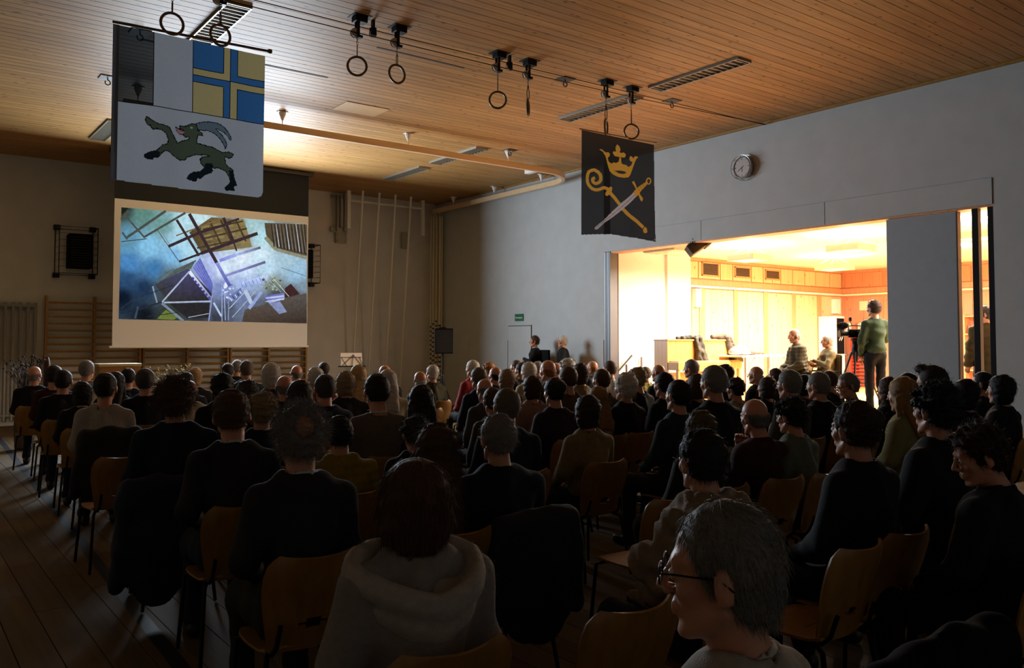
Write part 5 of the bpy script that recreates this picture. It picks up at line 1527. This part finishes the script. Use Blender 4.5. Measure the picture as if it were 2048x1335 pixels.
M_trs = [mat('trousers_%d' % i, c, .85, noise=.1, nscale=40, spec=.2) for i, c in enumerate(('15161a', '1a1c26', '24211c', '1c2230'))]
M_shoe = mat('shoe_leather', '120f0d', .45)
M_eye = mat('eye_white', 'cfc8bc', .25); M_iris = mat('eye_iris', '1c1410', .2)
eye_me = None
def eye_mesh():
    global eye_me
    if eye_me: return eye_me
    bm = bmesh.new(); bmesh.ops.create_uvsphere(bm, u_segments=10, v_segments=8, radius=.0118)
    eye_me = bpy.data.meshes.new('eye'); 
    eye_me.materials.append(M_eye); eye_me.materials.append(M_iris)
    for f in bm.faces:
        f.smooth = True
        if f.calc_center_median().y > .0100: f.material_index = 1
    bm.to_mesh(eye_me); bm.free(); return eye_me
def glasses_arr():
    m = MB()
    for s in (-1, 1):
        m.tube([(s*.034+.024*math.cos(a*math.pi/8), .108, .004+.019*math.sin(a*math.pi/8)) for a in range(16)], .0019, 5, close=True)
        m.tube([(s*.058, .107, .009), (s*.070, .085, .012), (s*.086, -.005, .010), (s*.088, -.03, -.008)], .0019, 5)
    m.tube([(-.011, .110, .008), (0, .113, .011), (.011, .110, .008)], .0019, 5)
    return m
def smst(x, a, b):
    t = np.clip((x-a)/(b-a), 0, 1); return t*t*(3-2*t)
class Pose:
    def __init__(s, yaw=0., pitch=0., roll=0., lean=0., bw=1., k=1., stand=False, twist=0.):
        s.L = .39 if stand else 0.; s.yaw, s.pitch, s.roll, s.lean, s.bw, s.k, s.stand = yaw, pitch, roll, lean, bw, k, stand
    def __call__(s, V, head=False, bwz=1.):
        V = np.array(V, float)
        L = s.L; z = V[:,2]
        w = np.ones(len(V)) if head else smst(z, 1.06+L, 1.15+L)*(np.hypot(V[:,0], V[:,1]+.05) < .16)
        V[:,0] *= 1+(s.bw-1)*(1-w)
        hcs = np.array([0, -.03, 1.240+L]); wh = np.ones(len(V)) if head else smst(z, 1.09+L, 1.15+L)*w
        V = hcs+(V-hcs)*(1+wh[:, None]*np.array([.06, -.03, .05]))
        pv = np.array([0, -.055, 1.11+L])
        X = V-pv
        a = s.roll*w; x, zz = X[:,0]*np.cos(a)+X[:,2]*np.sin(a), -X[:,0]*np.sin(a)+X[:,2]*np.cos(a)
        X[:,0], X[:,2] = x, zz
        a = s.pitch*w; y, zz = X[:,1]*np.cos(a)-X[:,2]*np.sin(a), X[:,1]*np.sin(a)+X[:,2]*np.cos(a)
        X[:,1], X[:,2] = y, zz
        a = s.yaw*w; x, y = X[:,0]*np.cos(a)-X[:,1]*np.sin(a), X[:,0]*np.sin(a)+X[:,1]*np.cos(a)
        X[:,0], X[:,1] = x, y
        V = X+pv
        zp = .5+L
        w2 = smst(z, zp, zp+.25) if not head else np.ones(len(V))
        if not s.stand: w2 = w2*smst(-V[:,1]+.0, -.5, -.30)
        a = -s.lean*w2; Y = V[:,1]+.06; Z = V[:,2]-zp
        V[:,1], V[:,2] = Y*np.cos(a)-Z*np.sin(a)-.06, Y*np.sin(a)+Z*np.cos(a)+zp
        if s.stand: V *= s.k
        else:
            V[:,0] *= s.k; V[:,1] *= s.k
            V[:,2] = np.where(V[:,2] > .45, .45+(V[:,2]-.45)*s.k, V[:,2])
        return V
NPERSON = [0]
def person(label, head, theta, beta, hair, hairc, top, topc, arms='lap', hi=False, stand=False, z0=0., lean=0., pitch=0., roll=0., bw=1., glasses=False, k=None, group=None, coat=False, skin=None, eyes=True, extra=None, hscale=1.):
    NPERSON[0] += 1; sd = NPERSON[0]
    L = .39 if stand else 0.
    hd = np.array(head); hc = HC0+[0, 0, L]
    P = Pose(theta-beta, pitch, roll, lean, bw, 1., stand)
    q = P([hc], True)[0]
    if k is None:
        k = (hd[2]-z0)/q[2] if stand else (hd[2]-z0-.45)/(q[2]-.45)
    P.k = k
    q = P([hc], True)[0]
    c, s_ = math.cos(beta), math.sin(beta)
    ox, oy = hd[0]-(c*q[0]-s_*q[1]), hd[1]-(s_*q[0]+c*q[1])
    t = thing('person', label, 'person', (ox, oy, z0), beta, group)
    V, Q = base_body(arms, hi, stand); link('body', arr_mesh('body', P(V), Q), t, SKIN[skin or ('p' if hair in ('bald', 'thin') else 'n')])
    st = {'jacket': 'collar', 'sweater': 'plain', 'crew': 'plain', 'shirt': 'plain', 'suit': 'suit', 'collar': 'collar', 'puffer': 'puffer', 'hood': 'hood', 'shawl': 'shawl', 'coat': 'coat'}[top]
    nm = {'jacket': 'jacket', 'sweater': 'sweater', 'crew': 'sweater', 'shirt': 'shirt', 'suit': 'suit_jacket', 'collar': 'jacket', 'puffer': 'padded_jacket', 'hood': 'hooded_jacket', 'shawl': 'shawl', 'coat': 'coat'}[top]
    V, Q = base_top(st, arms, hi, stand); tp = link(nm, arr_mesh(nm, P(V), Q), t, cloth_(topc))
    if top == 'hood':
        hv, hq = hood_arr(L); hp_ = link('hood', arr_mesh('hood', P(hv), hq), tp, cloth_('hoodwool'))
        fz = strands(hv, hq, 3500, .007, .6, .8, .1, .0012, sd+50)
        link('fuzz', arr_mesh('fuzz', P(fz[0]), fz[1]), tp, cloth_('hoodwool'))['kind'] = 'stuff'
    if hi and top in ('hood', 'shawl'):
        fz = STRF = strands(V, Q, 3500 if top == 'shawl' else 2500, .014 if top == 'shawl' else .007, .6, .8, .1, .0012, sd)
        link('fuzz', arr_mesh('fuzz', P(fz[0]), fz[1]), tp, cloth_(topc))['kind'] = 'stuff'
    if top in ('collar', 'suit', 'crew'):
        D = Field(axisf(-.12, .12, .012, []), axisf(-.2, .09, .012, []), axisf(1.02+L, 1.16+L, .012, []))
        D.torus((0, -.062, 1.085+L), .064, .007, .01, -.28, 3.2 if top != 'crew' else 2.2)
        V, Q = D.mesh(); cm = 'white' if topc == 'white' else 'shirt_white'
        link('shirt_collar', arr_mesh('shirt_collar', P(V), Q), tp, mat('shirt_white', 'b9b6b0', .8) if 'blue' not in label else mat('shirt_blue', '7f93b8', .8))
    V, Q = base_trousers(hi, stand); link('trousers', arr_mesh('trousers', P(V), Q), t, M_trs[sd % 4])
    for sd_ in (0, 1):
        V, Q = base_shoes(hi, stand, sd_); link('shoe', arr_mesh('shoe', P(V), Q), t, M_shoe)
    V, Q = base_hair(hair, hi)
    if hscale != 1.: V = V*hscale
    HV = V+hc
    if True:
        l_, o_, r_, d_ = STR[hair]
        n = 4200 if hair in ('spiky', 'thinning', 'bobback', 'verylong', 'fluffy', 'curly') else 2000
        if not hi: n = 450 if hair in ('long', 'bob', 'fluffy', 'curly') else 260
        sv, sq = strands(V, Q, n, l_*(1 if hi else .8), o_, r_, d_, .0013 if hi else .0026, sd)
        HV = np.concatenate([HV, sv+hc]); Q = np.concatenate([Q, sq+len(V)])
    link('hair', arr_mesh('hair', P(HV, True), Q), t, hair_(hairc))
    if eyes:
        for sx_ in (-1, 1):
            e = P([hc+[sx_*.032, .083, .004]], True)[0]
            o = link('eye', eye_mesh(), t, None, loc=tuple(e)); o.rotation_euler = (pitch, 0, theta-beta); o.scale = (k, k, k)
    if glasses:
        m = glasses_arr(); gv = P(np.array(m.v)+hc, True)
        g = MB(); g.add(gv, m.f); g.obj('glasses', mat('glasses_metal', '3a3a3c', .3, .8), t)
    return t, (ox, oy), k
# u, v of the crown, head width in photo pixels, hair, hair colour, top, top colour, label
FOLK = [
(70,731,30,'bald','grey','jacket','black','balding person at far left beside the dark dried flowers'),
(110,731,32,'short','dark','sweater','maroon','dark-haired person in dark maroon top, second from the far left'),
(128,740,34,'short','black','jacket','black','black-haired person in black, left of the white-sweater man'),
(175,722,30,'short','grey','shirt','beige','grey-haired man in beige shirt before the wooden lectern'),
(167,763,36,'bob','black','jacket','black','dark round head between the beige shirt and the white sweater'),
(212,747,43,'short','black','sweater','white','dark-haired man in white sweater with a black coat on his chair'),
(233,744,26,'long','dark','sweater','black','woman with dark wavy long hair just right of the white sweater'),
(257,736,33,'short','black','crew','navy','short black-haired man with a white collar edge and navy top'),
(292,738,36,'short','darkgrey','jacket','black','man with dark grey hair and black jacket left of the dried bouquet'),
(350,761,62,'fluffy','brown','jacket','navy','person with thick tousled brown hair and navy jacket'),
(373,743,30,'short','dark','jacket','black','dark head peeking out right of the dried bouquet'),
(390,736,24,'bob','blond','jacket','black','pale blond head beside the dried bouquet before the wall bars'),
(380,757,32,'bald','white','sweater','cream','bald man in cream top behind the tousled brown hair'),
(456,726,26,'short','dark','jacket','black','dark-haired man with glasses before the wall bars'),
(474,720,22,'short','grey','jacket','black','grey crown between two darker heads before the wall bars'),
(493,722,30,'short','browngrey','jacket','black','grey-brown haired man in black jacket below the screen centre'),
(444,749,46,'fluffy','black','jacket','black','person with big black hair behind the suit-jacket man'),
(494,761,34,'curly','darkgrey','jacket','black','short dark grey curly head right of the big black hair'),
(464,783,64,'short','brown','suit','charcoal','man with brown hair and charcoal suit jacket near the aisle'),
(542,730,32,'bob','white','jacket','navy','white-haired person in navy under the right part of the screen'),
(569,749,33,'bald','grey','jacket','black','bald man in black left of the long dark hair'),
(593,729,25,'bald','grey','sweater','cream','bald man with glasses in front of the last wall-bar post'),
(631,735,28,'updo','white','shirt','red','white-haired woman with a patterned scarf and red top'),
(646,724,21,'short','dark','jacket','black','dark narrow head behind the white-haired woman in red'),
(599,763,46,'long','dark','sweater','pink','woman with long dark hair and pink top'),
(649,750,36,'short','darkgrey','jacket','navy','dark grey head in navy left of the wavy grey-blond hair'),
(690,745,38,'bob','ash','jacket','charcoal','person with wavy ash-blond hair and charcoal jacket below the music stand'),
(715,732,28,'long','blond','jacket','black','woman with straight long blond hair right of the music stand'),
(525,785,54,'curly','ash','jacket','navy','short ash-blond haired person in navy beside the charcoal suit'),
(600,815,90,'spiky','grey','suit','charcoal','man with spiky grey hair, bare crown and dark suit jacket'),
(678,826,58,'short','black','puffer','mustard','black-haired person in mustard yellow jacket'),
(769,729,24,'bald','grey','jacket','black','bald reddish head behind the long white hair'),
(774,741,34,'long','white','sweater','cream','person with long white hair and cream top'),
(754,751,50,'short','black','crew','taupe','short black-haired person in taupe top resting on one hand'),
(840,740,30,'bald','white','jacket','navy','bald man in navy in front of the loudspeaker stand'),
(864,728,25,'thin','white','jacket','olive','person with thin pale hair and olive jacket by the loudspeaker stand'),
(841,770,46,'long','dark','sweater','darkred','woman with long dark brown hair and dark red shawl'),
(830,826,58,'curly','darkgrey','jacket','black','woman with dark grey curls looking left'),
(871,848,80,'verylong','brown','sweater','black','woman with very long brown hair lit on its right edge'),
(944,721,27,'short','white','jacket','red','white-haired man with glasses in bright red jacket'),
(956,735,32,'short','browngrey','jacket','navy','grey-brown haired man in navy right of the red jacket'),
(976,724,18,'curly','ginger','sweater','tan','small ginger-blond curly head in front of the white wall'),
(990,732,21,'bald','dark','jacket','black','small balding head in black right of the ginger curls'),
(1011,739,26,'bob','ash','jacket','charcoal','ash-blond bob in charcoal, left of the greying dark head'),
(969,755,38,'bald','grey','sweater','grey','bald man in grey-brown sweater leaning forward'),
(985,773,40,'short','brown','sweater','olive','short brown head in olive, behind the glasses wearer in blue'),
(1012,777,54,'short','browngrey','jacket','navy','man with cropped grey-brown hair, glasses and blue jacket'),
(1062,752,46,'bob','darkbrown','sweater','rose','woman with smooth brown bob and pale rose cardigan'),
(1041,725,30,'short','dark','jacket','black','man with greying dark hair in black, face turned left'),
(1055,726,24,'bob','white','sweater','cream','white bob hidden behind the greying dark head'),
(1031,720,20,'short','brown','jacket','black','small brown head below the emergency door'),
(1074,723,24,'curly','grey','jacket','charcoal','grey curly head under the folded-arms man'),
(1095,721,30,'bald','ginger','shirt','olive','balding man with pink scalp and olive shirt'),
(1112,724,21,'bald','grey','jacket','black','balding head half hidden behind the pink scalp'),
(1133,719,26,'curly','white','jacket','black','fluffy white head in front of the second wall sitter'),
(1134,734,34,'short','brown','sweater','brown','brown-haired person in brown right of the dark updo'),
(1158,729,30,'bob','darkbrown','jacket','tan','woman with dark brown bob and tan coat near the partition'),
(1107,756,46,'updo','black','jacket','plum','woman with black pinned-up hair and plum jacket'),
(1172,789,48,'bob','darkbrown','jacket','khaki','woman with tousled dark brown hair and khaki coat'),
(994,826,96,'short','grey','jacket','navy','large man with thick grey hair, glasses and navy jacket'),
(1184,721,22,'bald','ginger','jacket','navy','red-faced balding man in navy beside the partition edge'),
(1218,722,24,'short','brown','shirt','white','brown-haired man in white shirt below the partition edge'),
(1201,738,36,'short','brown','sweater','olive','brown-haired person in olive sweater with a lit ear'),
(1193,771,46,'long','honey','sweater','cream','woman with shoulder-length honey blond hair and cream top'),
(1248,749,36,'fluffy','white','jacket','black','person with puffy white hair, glasses and black jacket'),
(1273,736,30,'curly','ash','sweater','black','curly ash-blond head left of the balding profile'),
(1289,732,20,'short','ash','sweater','yellow','small fair head with a yellow-green scarf'),
(1316,728,29,'bald','brown','jacket','black','balding man in left profile in front of the bright stage wall'),
(1326,745,34,'short','dark','jacket','black','dark-haired person leaning behind the slick-haired man'),
(1354,760,48,'short','black','jacket','teal','man with slick black hair and dark teal jacket'),
(1381,720,30,'short','grey','shirt','red','grey-haired man in red before the piano'),
(1390,749,27,'bob','brown','sweater','black','brown head left of the thick silver-grey hair'),
(1425,735,45,'short','grey','jacket','black','man with thick silver-grey hair and black jacket'),
(1446,730,27,'bob','darkbrown','sweater','black','dark brown bob behind the silver-grey hair'),
(1469,754,40,'curly','darkbrown','sweater','greywhite','woman with dark wavy hair and grey-white top'),
(1511,731,32,'bald','white','jacket','black','white-haired balding man with glasses under the stage table'),
(1531,753,40,'bob','darkbrown','sweater','black','person with dark brown hair and a shiny hair clip'),
(1549,735,20,'short','dark','sweater','black','small dark head below the stage table end'),
(1576,742,46,'short','grey','shirt','grey','grey-haired man with dark glasses in left profile'),
(1508,794,58,'bald','grey','jacket','maroon','bald man in maroon jacket with his hand at his chin'),
(1580,794,60,'curly','dark','sweater','sage','woman with short dark curls and sage green top'),
(1397,818,68,'long','olivebrown','jacket','black','woman with straight olive-brown hair behind the fur shawl'),
(1400,856,98,'short','black','shawl','fur','person with black hair, glasses and a fluffy beige shawl'),
(1603,749,24,'bob','dark','sweater','darkred','dark head in dark red behind the profile with glasses'),
(1634,745,44,'short','grey','collar','black','grey cropped man with white collar and black jacket'),
(1656,741,26,'short','brown','sweater','black','brown head behind the white-collared man'),
(1694,746,46,'short','grey','jacket','black','grey-haired man with glasses leaning left by the tripod'),
(1773,754,36,'bob','brown','jacket','black','person with tousled brown hair in black below the standing man'),
(1802,758,40,'long','honey','sweater','sand','woman with long wavy honey hair and sand sweater'),
(1813,745,38,'short','black','jacket','black','black head before the grey panel, left of the quiff'),
(1861,736,48,'quiff','dark','jacket','black','man with a dark quiff and glasses before the grey panel'),
(1925,760,40,'bob','black','jacket','black','dark-haired person with shining glasses near the right gap'),
(1962,743,42,'short','black','jacket','black','dark head below the coat-wearing passer-by'),
(1998,752,38,'bob','black','jacket','black','dark head at the right edge of the hall'),
(1869,772,84,'curly','black','collar','black','curly black-haired man with light blue collar'),
(1955,850,104,'curly','darkbrown','jacket','black','young person with mop of curly brown hair, face in profile at right'),
(1705,806,86,'updo','darkbrown','jacket','black','woman with pinned dark hair and black jacket at right'),
(1440,1003,190,'thinning','grey','collar','white','nearest man with glasses, thinning grey hair and white collar'),
(828,920,148,'bobback','chestnut','hood','greywool','woman with chestnut hair and big grey wool hood'),
]
# ------------------------------------------------------------------ the audience in its rows
ROWS = [10, 9, 8, 10, 7, 6, 8, 9, 7, 4, 8, 9, 7, 10, 11, 9, 6, 5, 3, 7, 6, 9, 7, 10, 4.5, 5, 6, 7, 4, 2, 3, 8, 6, 4, 7, 8, 4, 3, 2, 8, 6, 9, 7, 6, 5, 4, 3, 5, 8, 7, 9, 9, 6, 8, 7, 5, 6, 4, 3, 2, 8, 7, 5, 4, 4, 5, 7, 6, 4, 3, 6, 4, 3, 5, 4, 5, 4, 5, 3, 2, 2, 2, 1, 4, 3, 4, 3, 3, 2, 3, 2, 2, 2.6, 2, 1, 0.5, 1, 0, 1]
def row_y(r): return 1.0+1.17*r
TGT = Vector((5.5, 17.3))
HI = {18, 28, 29, 30, 37, 38, 59, 79, 80, 81, 82, 94, 95, 96, 97, 98, 9}
rnd = random.Random(11)
for i, (u, vt, w, hair, hc, top, tc, lb) in enumerate(FOLK):
    y = row_y(ROWS[i])
    p = on_y(u, vt, y)
    head = Vector((p.x, p.y, p.z-.128))
    th = math.atan2(-(TGT.x-head.x), TGT.y-head.y)
    th = max(-.75, min(.75, th))
    th += rnd.uniform(-.10, .10)
    beta = th*.4+rnd.uniform(-.04, .04)
    pitch = rnd.uniform(-.06, .05); lean = rnd.uniform(-.02, .06); roll = rnd.uniform(-.05, .05)
    arms = 'lap'
    if i in (79, 33): arms = 'chin'; beta = th*.8; pitch = -.12
    if i == 95: th = .75; pitch = -.25
    if i == 44: lean = .12
    if i == 97: th = .62; beta = .30; pitch = .02
    if i == 86: th = 1.0; pitch = -.12; beta = .5
    if i in (37, 98): lean = 0
    t, (ox, oy), k = person(lb, head, th, beta, hair, hc, top, tc, arms, i in HI, lean=lean, pitch=pitch, roll=roll, bw=rnd.uniform(.9, 1.04) if i not in (59,) else 1.12, glasses='glasses' in lb and 'behind the glasses' not in lb and 'profile with glasses' not in lb or i == 76 and False, group='seated audience')
    chair(ox, oy, beta*.4+rnd.uniform(-.03, .03), 'chair of the '+lb)
for (r, x, lb, rz) in ((5, 1.43, 'empty plywood chair at the aisle end behind the white sweater', .03), (2, 3.42, 'empty plywood chair left of the fluffy shawl', -.05), (1, 1.93, 'empty plywood chair right of the grey wool hood', -.03), (1, 3.21, 'empty plywood chair behind the nearest man', .02), (0, 2.62, 'plywood chair corner at the lower right edge', .0)):
    chair(x, row_y(r)-.02, rz, lb)
# ------------------------------------------------------------------ people away from the rows
def headpt(u, vt, x=None, y=None):
    p = on_x(u, vt, x) if x is not None else on_y(u, vt, y)
    return Vector((p.x, p.y, p.z-.128))
# two men against the right wall on a low podium
pod = boxobj('wall_podium', (XR-1.0, 13.1, 0.0), (XR-.05, 15.6, .45), M_beech, None, .01); setp(pod, 'low wooden podium at the right wall under the two wall sitters', 'podium')
wz = .45
for (u, vt, hair, hc, arms, lb, th) in ((1068, 671, 'short', 'brown', 'folded', 'man in black with folded arms sitting against the right wall', 1.0), (1124, 671, 'short', 'white', 'lap', 'man with short white hair in black sitting right of the folded-arms man', .98)):
    h = headpt(u, vt, x=XR-.48)
    t, (ox, oy), k = person(lb, h, th, .80, hair, hc, 'sweater', 'black', arms, True, z0=wz, glasses=False, group='men at the right wall')
    chair(ox, oy, .8, 'chair of the '+lb, 'chairs on the podium', z=wz)
p = on_x(1090, 713, XR-.45)
o = MB().bbox((0, 0, 0), (.06, .30, .34), .02).obj('equipment_bag', M_dark, None, loc=(p.x, p.y, p.z-.02)); setp(o, 'square black bag standing between the two wall sitters', 'bag')
st_ = boxobj('bag_stool', (p.x-.17, p.y-.17, wz), (p.x+.17, p.y+.17, p.z-.19), M_dark, None, .01); setp(st_, 'dark stool under the square black bag', 'stool')
# two seated men in the side room
h1_ = headpt(1588, 657, x=12.62)
t, (ox, oy), k = person('bald man in olive quilted jacket sitting at the table end', h1_, 1.05, .95, 'bald', 'white', 'puffer', 'quilt', 'lap', True, z0=ZS, lean=.06, pitch=-.05)
chair(ox, oy, .95, 'chair under the man in the olive quilted jacket', 'chairs in the side room', z=ZS)
h2_ = headpt(1653, 667, x=12.85)
t, (wx, wy), k = person('elderly man in tan wool jacket sitting in a wheelchair', h2_, 1.0, .95, 'thin', 'white', 'jacket', 'wool', 'folded', True, z0=ZS, lean=-.12, pitch=-.16)
wc = thing('wheelchair', 'dark wheelchair of the elderly man in the side room', 'wheelchair', (wx, wy, ZS), .95)
MB().bbox((0, .0, .435), (.42, .42, .03), .01).obj('seat', M_dark, wc)
MB().bbox((0, -.235, .70), (.42, .03, .50), .012).obj('backrest', mat('wheelchair_fabric', '6a5c40', .8), wc)
for sx_ in (-1, 1):
    MB().tube([(sx_*.27, -.05+.30*math.cos(a*math.pi/12), .31+.30*math.sin(a*math.pi/12)) for a in range(24)], .014, 6, close=True).obj('wheel', M_dark, wc)
    MB().tube([(sx_*.31, -.05+.26*math.cos(a*math.pi/12), .31+.26*math.sin(a*math.pi/12)) for a in range(24)], .007, 5, close=True).obj('hand_rim', M_steel, wc)
    sp_ = MB()
    for q in range(10):
        a = q*math.pi/5; sp_.tube([(sx_*.27, -.05, .31), (sx_*.27, -.05+.29*math.cos(a), .31+.29*math.sin(a))], .002, 4)
    sp_.obj('spokes', M_steel, wc)
    MB().tube([(sx_*.22, -.24, .43), (sx_*.22, -.25, .93), (sx_*.22, -.36, .95)], .011, 6).obj('push_handle', M_black, wc)
    MB().tube([(sx_*.24, -.22, .66), (sx_*.24, .16, .66), (sx_*.24, .20, .44)], .014, 6).obj('armrest', M_dark, wc)
    MB().tube([(sx_*.17, .36+.07*math.cos(a*math.pi/8), .075+.07*math.sin(a*math.pi/8)) for a in range(16)], .012, 5, close=True).obj('caster', M_dark, wc)
    MB().tube([(sx_*.2, .2, .43), (sx_*.17, .36, .15), (sx_*.15, .48, .03)], .011, 6).obj('footrest_tube', M_steel, wc)
# standing cameraman in green
h3 = headpt(1746, 601, x=12.42)
person('standing man in green sweater and dark jeans seen from behind', h3, -.15, -.55, 'short', 'darkbrown', 'sweater', 'green', 'pocket', True, stand=True, z0=ZS, bw=.88)
# passer-by in the gap
h4 = headpt(1966, 612, x=12.6)
person('stooped person in dark coat and green scarf seen through the narrow gap', h4, .62, -.35, 'updo', 'darkgrey', 'coat', 'loden', 'side', True, stand=True, z0=ZS, lean=.08, glasses=True, bw=1.3)
# video camera on a tripod
p = on_z(1722, 812, ZS)
bx = on_x(1711, 700, 12.35); 
cx_, cy_ = bx.x, bx.y
zc0 = on_x(1707, 672, 12.35).z-ZS
tr = thing('camera_tripod', 'black tripod carrying the video camera', 'tripod', (cx_, cy_, ZS), .6)
for q in range(3):
    a = q*2.094+.9
    MB().tube([(.05*math.cos(a), .05*math.sin(a), zc0-.22), (.22*math.cos(a), .22*math.sin(a), .62), (.46*math.cos(a), .46*math.sin(a), .02)], [.016, .013, .010], 6).obj('leg', M_black, tr)
    MB().tube([(.075*math.cos(a+.12), .075*math.sin(a+.12), zc0-.25), (.24*math.cos(a+.05), .24*math.sin(a+.05), .58)], .009, 6).obj('leg_strut', M_steel, tr)
MB().lathe([(.03, zc0-.40), (.05, zc0-.26), (.06, zc0-.20), (.045, zc0-.14), (.05, zc0-.08), (.07, zc0-.06), (.07, zc0-.03)], 12).obj('fluid_head', M_black, tr, True)
MB().tube([(.03, -.02, zc0-.07), (.22, -.20, zc0-.18), (.36, -.30, zc0-.24)], .008, 6).obj('pan_handle', M_black, tr)
vc = thing('video_camera', 'black video camera with furry microphone pointing left', 'camera', (cx_, cy_, ZS+zc0-.03), .95)
MB().bbox((0, -.02, .075), (.11, .26, .13), .015).obj('camera_body', M_dark, vc)
MB().lathe([(.04, 0), (.048, .03), (.048, .10), (.058, .12), (.058, .16)], 14, Matrix.Translation((0, .10, .07)) @ Matrix.Rotation(-math.pi/2, 4, 'X')).obj('lens', M_black, vc, True)
MB().tube([(0, .10, .13), (0, .11, .19), (0, .02, .20), (0, -.13, .19), (0, -.14, .13)], .010, 6).obj('top_handle', M_black, vc)
D = Field(axisf(-.08, .08, .009, []), axisf(.05, .34, .009, []), axisf(.10, .30, .009, []))
D.ell((0, .20, .20), (.052, .09, .052), .01); D.noise(.008, 130, 3)
V, Q = D.mesh(); link('microphone', arr_mesh('microphone', V, Q), vc, mat('mic_fur', '1a1612', .95))
MB().bbox((.02, .07, .30), (.05, .03, .06), .006).obj('viewfinder_light', M_dark, vc); MB().tube([(.0, .05, .19), (.02, .07, .28)], .006, 5).obj('shoe_arm', M_dark, vc)
MB().bbox((-.10, .0, .08), (.09, .02, .07), .004).obj('flip_screen', M_dark, vc)
MB().bbox((0, -.19, .07), (.08, .09, .10), .01).obj('battery', M_dark, vc)
# ------------------------------------------------------------------ jackets and coats
def drape(name, label, cat_, prims, m, loc, rz=0., h=.016, noise=.008, nf=30, seed=1, bounds=None):
    lo, hi_ = bounds
    D = Field(axisf(lo[0], hi_[0], h, []), axisf(lo[1], hi_[1], h, []), axisf(lo[2], hi_[2], h, []))
    for q in prims:
        if q[0] == 'c': D.cap(q[1], q[2], q[3], q[4], k=.03)
        elif q[0] == 'e': D.ell(q[1], q[2], .03)
        elif q[0] == 's': D.ell(q[1], q[2], .02, sub=True)
    D.noise(noise, nf, seed); D.noise(noise*.5, nf*2.2, seed+1)
    V, Q = D.mesh(); o = link(name, arr_mesh(name, V, Q), None, m, loc=loc); o.rotation_euler = (0, 0, rz)
    return setp(o, label, cat_)
PX, PY = P0.x, PIY
zt = ZS+PIZ
drape('jacket', 'dark olive jacket hanging over the left part of the piano', 'jacket', [('c', (-.15, .15, .02), (.2, .0, .03), .04, .05), ('c', (.05, -.02, .0), (.10, -.05, -.42), .05, .07), ('c', (.18, -.02, .0), (.26, -.05, -.42), .05, .08), ('c', (.10, -.04, -.2), (.24, -.05, -.4), .07, .08), ('c', (-.25, .2, .02), (0, .1, .03), .03, .05)], mat('jacket_olive', '2c2818', .7), (PX+.75, PY, zt), 0, bounds=((-.4, -.25, -.6), (.5, .4, .2)))
drape('jacket', 'brown jacket sliding from the piano lid to the table', 'jacket', [('c', (-.2, .1, .05), (.15, .05, .05), .05, .06), ('c', (.1, .0, .05), (.28, -.04, -.42), .06, .07), ('c', (.18, .0, .03), (.46, .0, -.38), .06, .07), ('c', (.3, .0, -.38), (.55, .0, -.42), .07, .06)], mat('jacket_brown', '3a3022', .7), (PX+wd_*.86, PY, zt), 0, bounds=((-.4, -.25, -.56), (.75, .35, .25)), seed=4)
tx, ty, tz_, tl_ = TABLE
drape('jacket', 'silver-grey padded jacket lying on the folding table', 'jacket', [('e', (0, 0, .05), (.28, .17, .06)), ('c', (-.2, 0, .07), (.05, .03, .14), .08, .07), ('c', (.05, 0, .12), (.3, .02, .05), .06, .05)], mat('jacket_silver', '8a8078', .35), (tx+.38, ty, tz_+.005), 0, bounds=((-.45, -.3, -.03), (.5, .3, .3)), seed=6)
drape('scarf', 'reddish scarf at the right end of the piled jackets', 'scarf', [('c', (-.2, 0, .05), (.28, -.02, .025), .045, .022), ('c', (-.1, .05, .03), (.2, .06, .02), .03, .02)], mat('scarf_red', '6a4034', .8), (tx+.82, ty-.02, tz_+.004), 0, bounds=((-.3, -.12, -.02), (.36, .14, .14)), seed=7)
# coats over chairs in the hall
def chair_coat(label, m, x, y, w=.26, bottom=.25, top=.84, seed=1, noise=.005):
    drape('coat', label, 'coat', [('c', (-w*.75, -.33, top-.03), (w*.75, -.33, top-.03), .06, .06), ('e', (0, -.34, (top+bottom)/2), (w, .06, (top-bottom)/2+.05)), ('c', (-w*.8, -.33, top-.08), (-w, -.31, bottom+.1), .06, .05), ('c', (w*.8, -.33, top-.08), (w, -.31, bottom+.1), .06, .05)], m, (x, y, 0), 0, bounds=((-.45, -.5, bottom-.15), (.45, -.15, top+.12)), seed=seed, noise=noise, nf=18)
M_cb = mat('coat_black', '0d0d10', .8); M_cn = mat('coat_navy', '12182c', .75)
chair_coat('black coat hung over the chair of the white-sweater man', M_cb, 1.58, 8.0, .27, .3, .90, 3)
chair_coat('navy blue coat hung over the aisle chair of the tousled brown hair', M_cn, 1.36, 5.66, .22, .12, .82, 5)
chair_coat('large black coat hung over the chair of the grey-haired navy man', mat('coat_ink', '171a22', .85), 2.47, 3.40, .25, .3, .84, 8)
chair_coat('black coat covering the empty chair at the lower right', mat('coat_jet', '060607', .9, spec=.1), 2.12, 1.36, .36, .1, .90, 9)
chair(2.12, 1.40, 0., 'plywood chair buried under the black coat at the lower right')
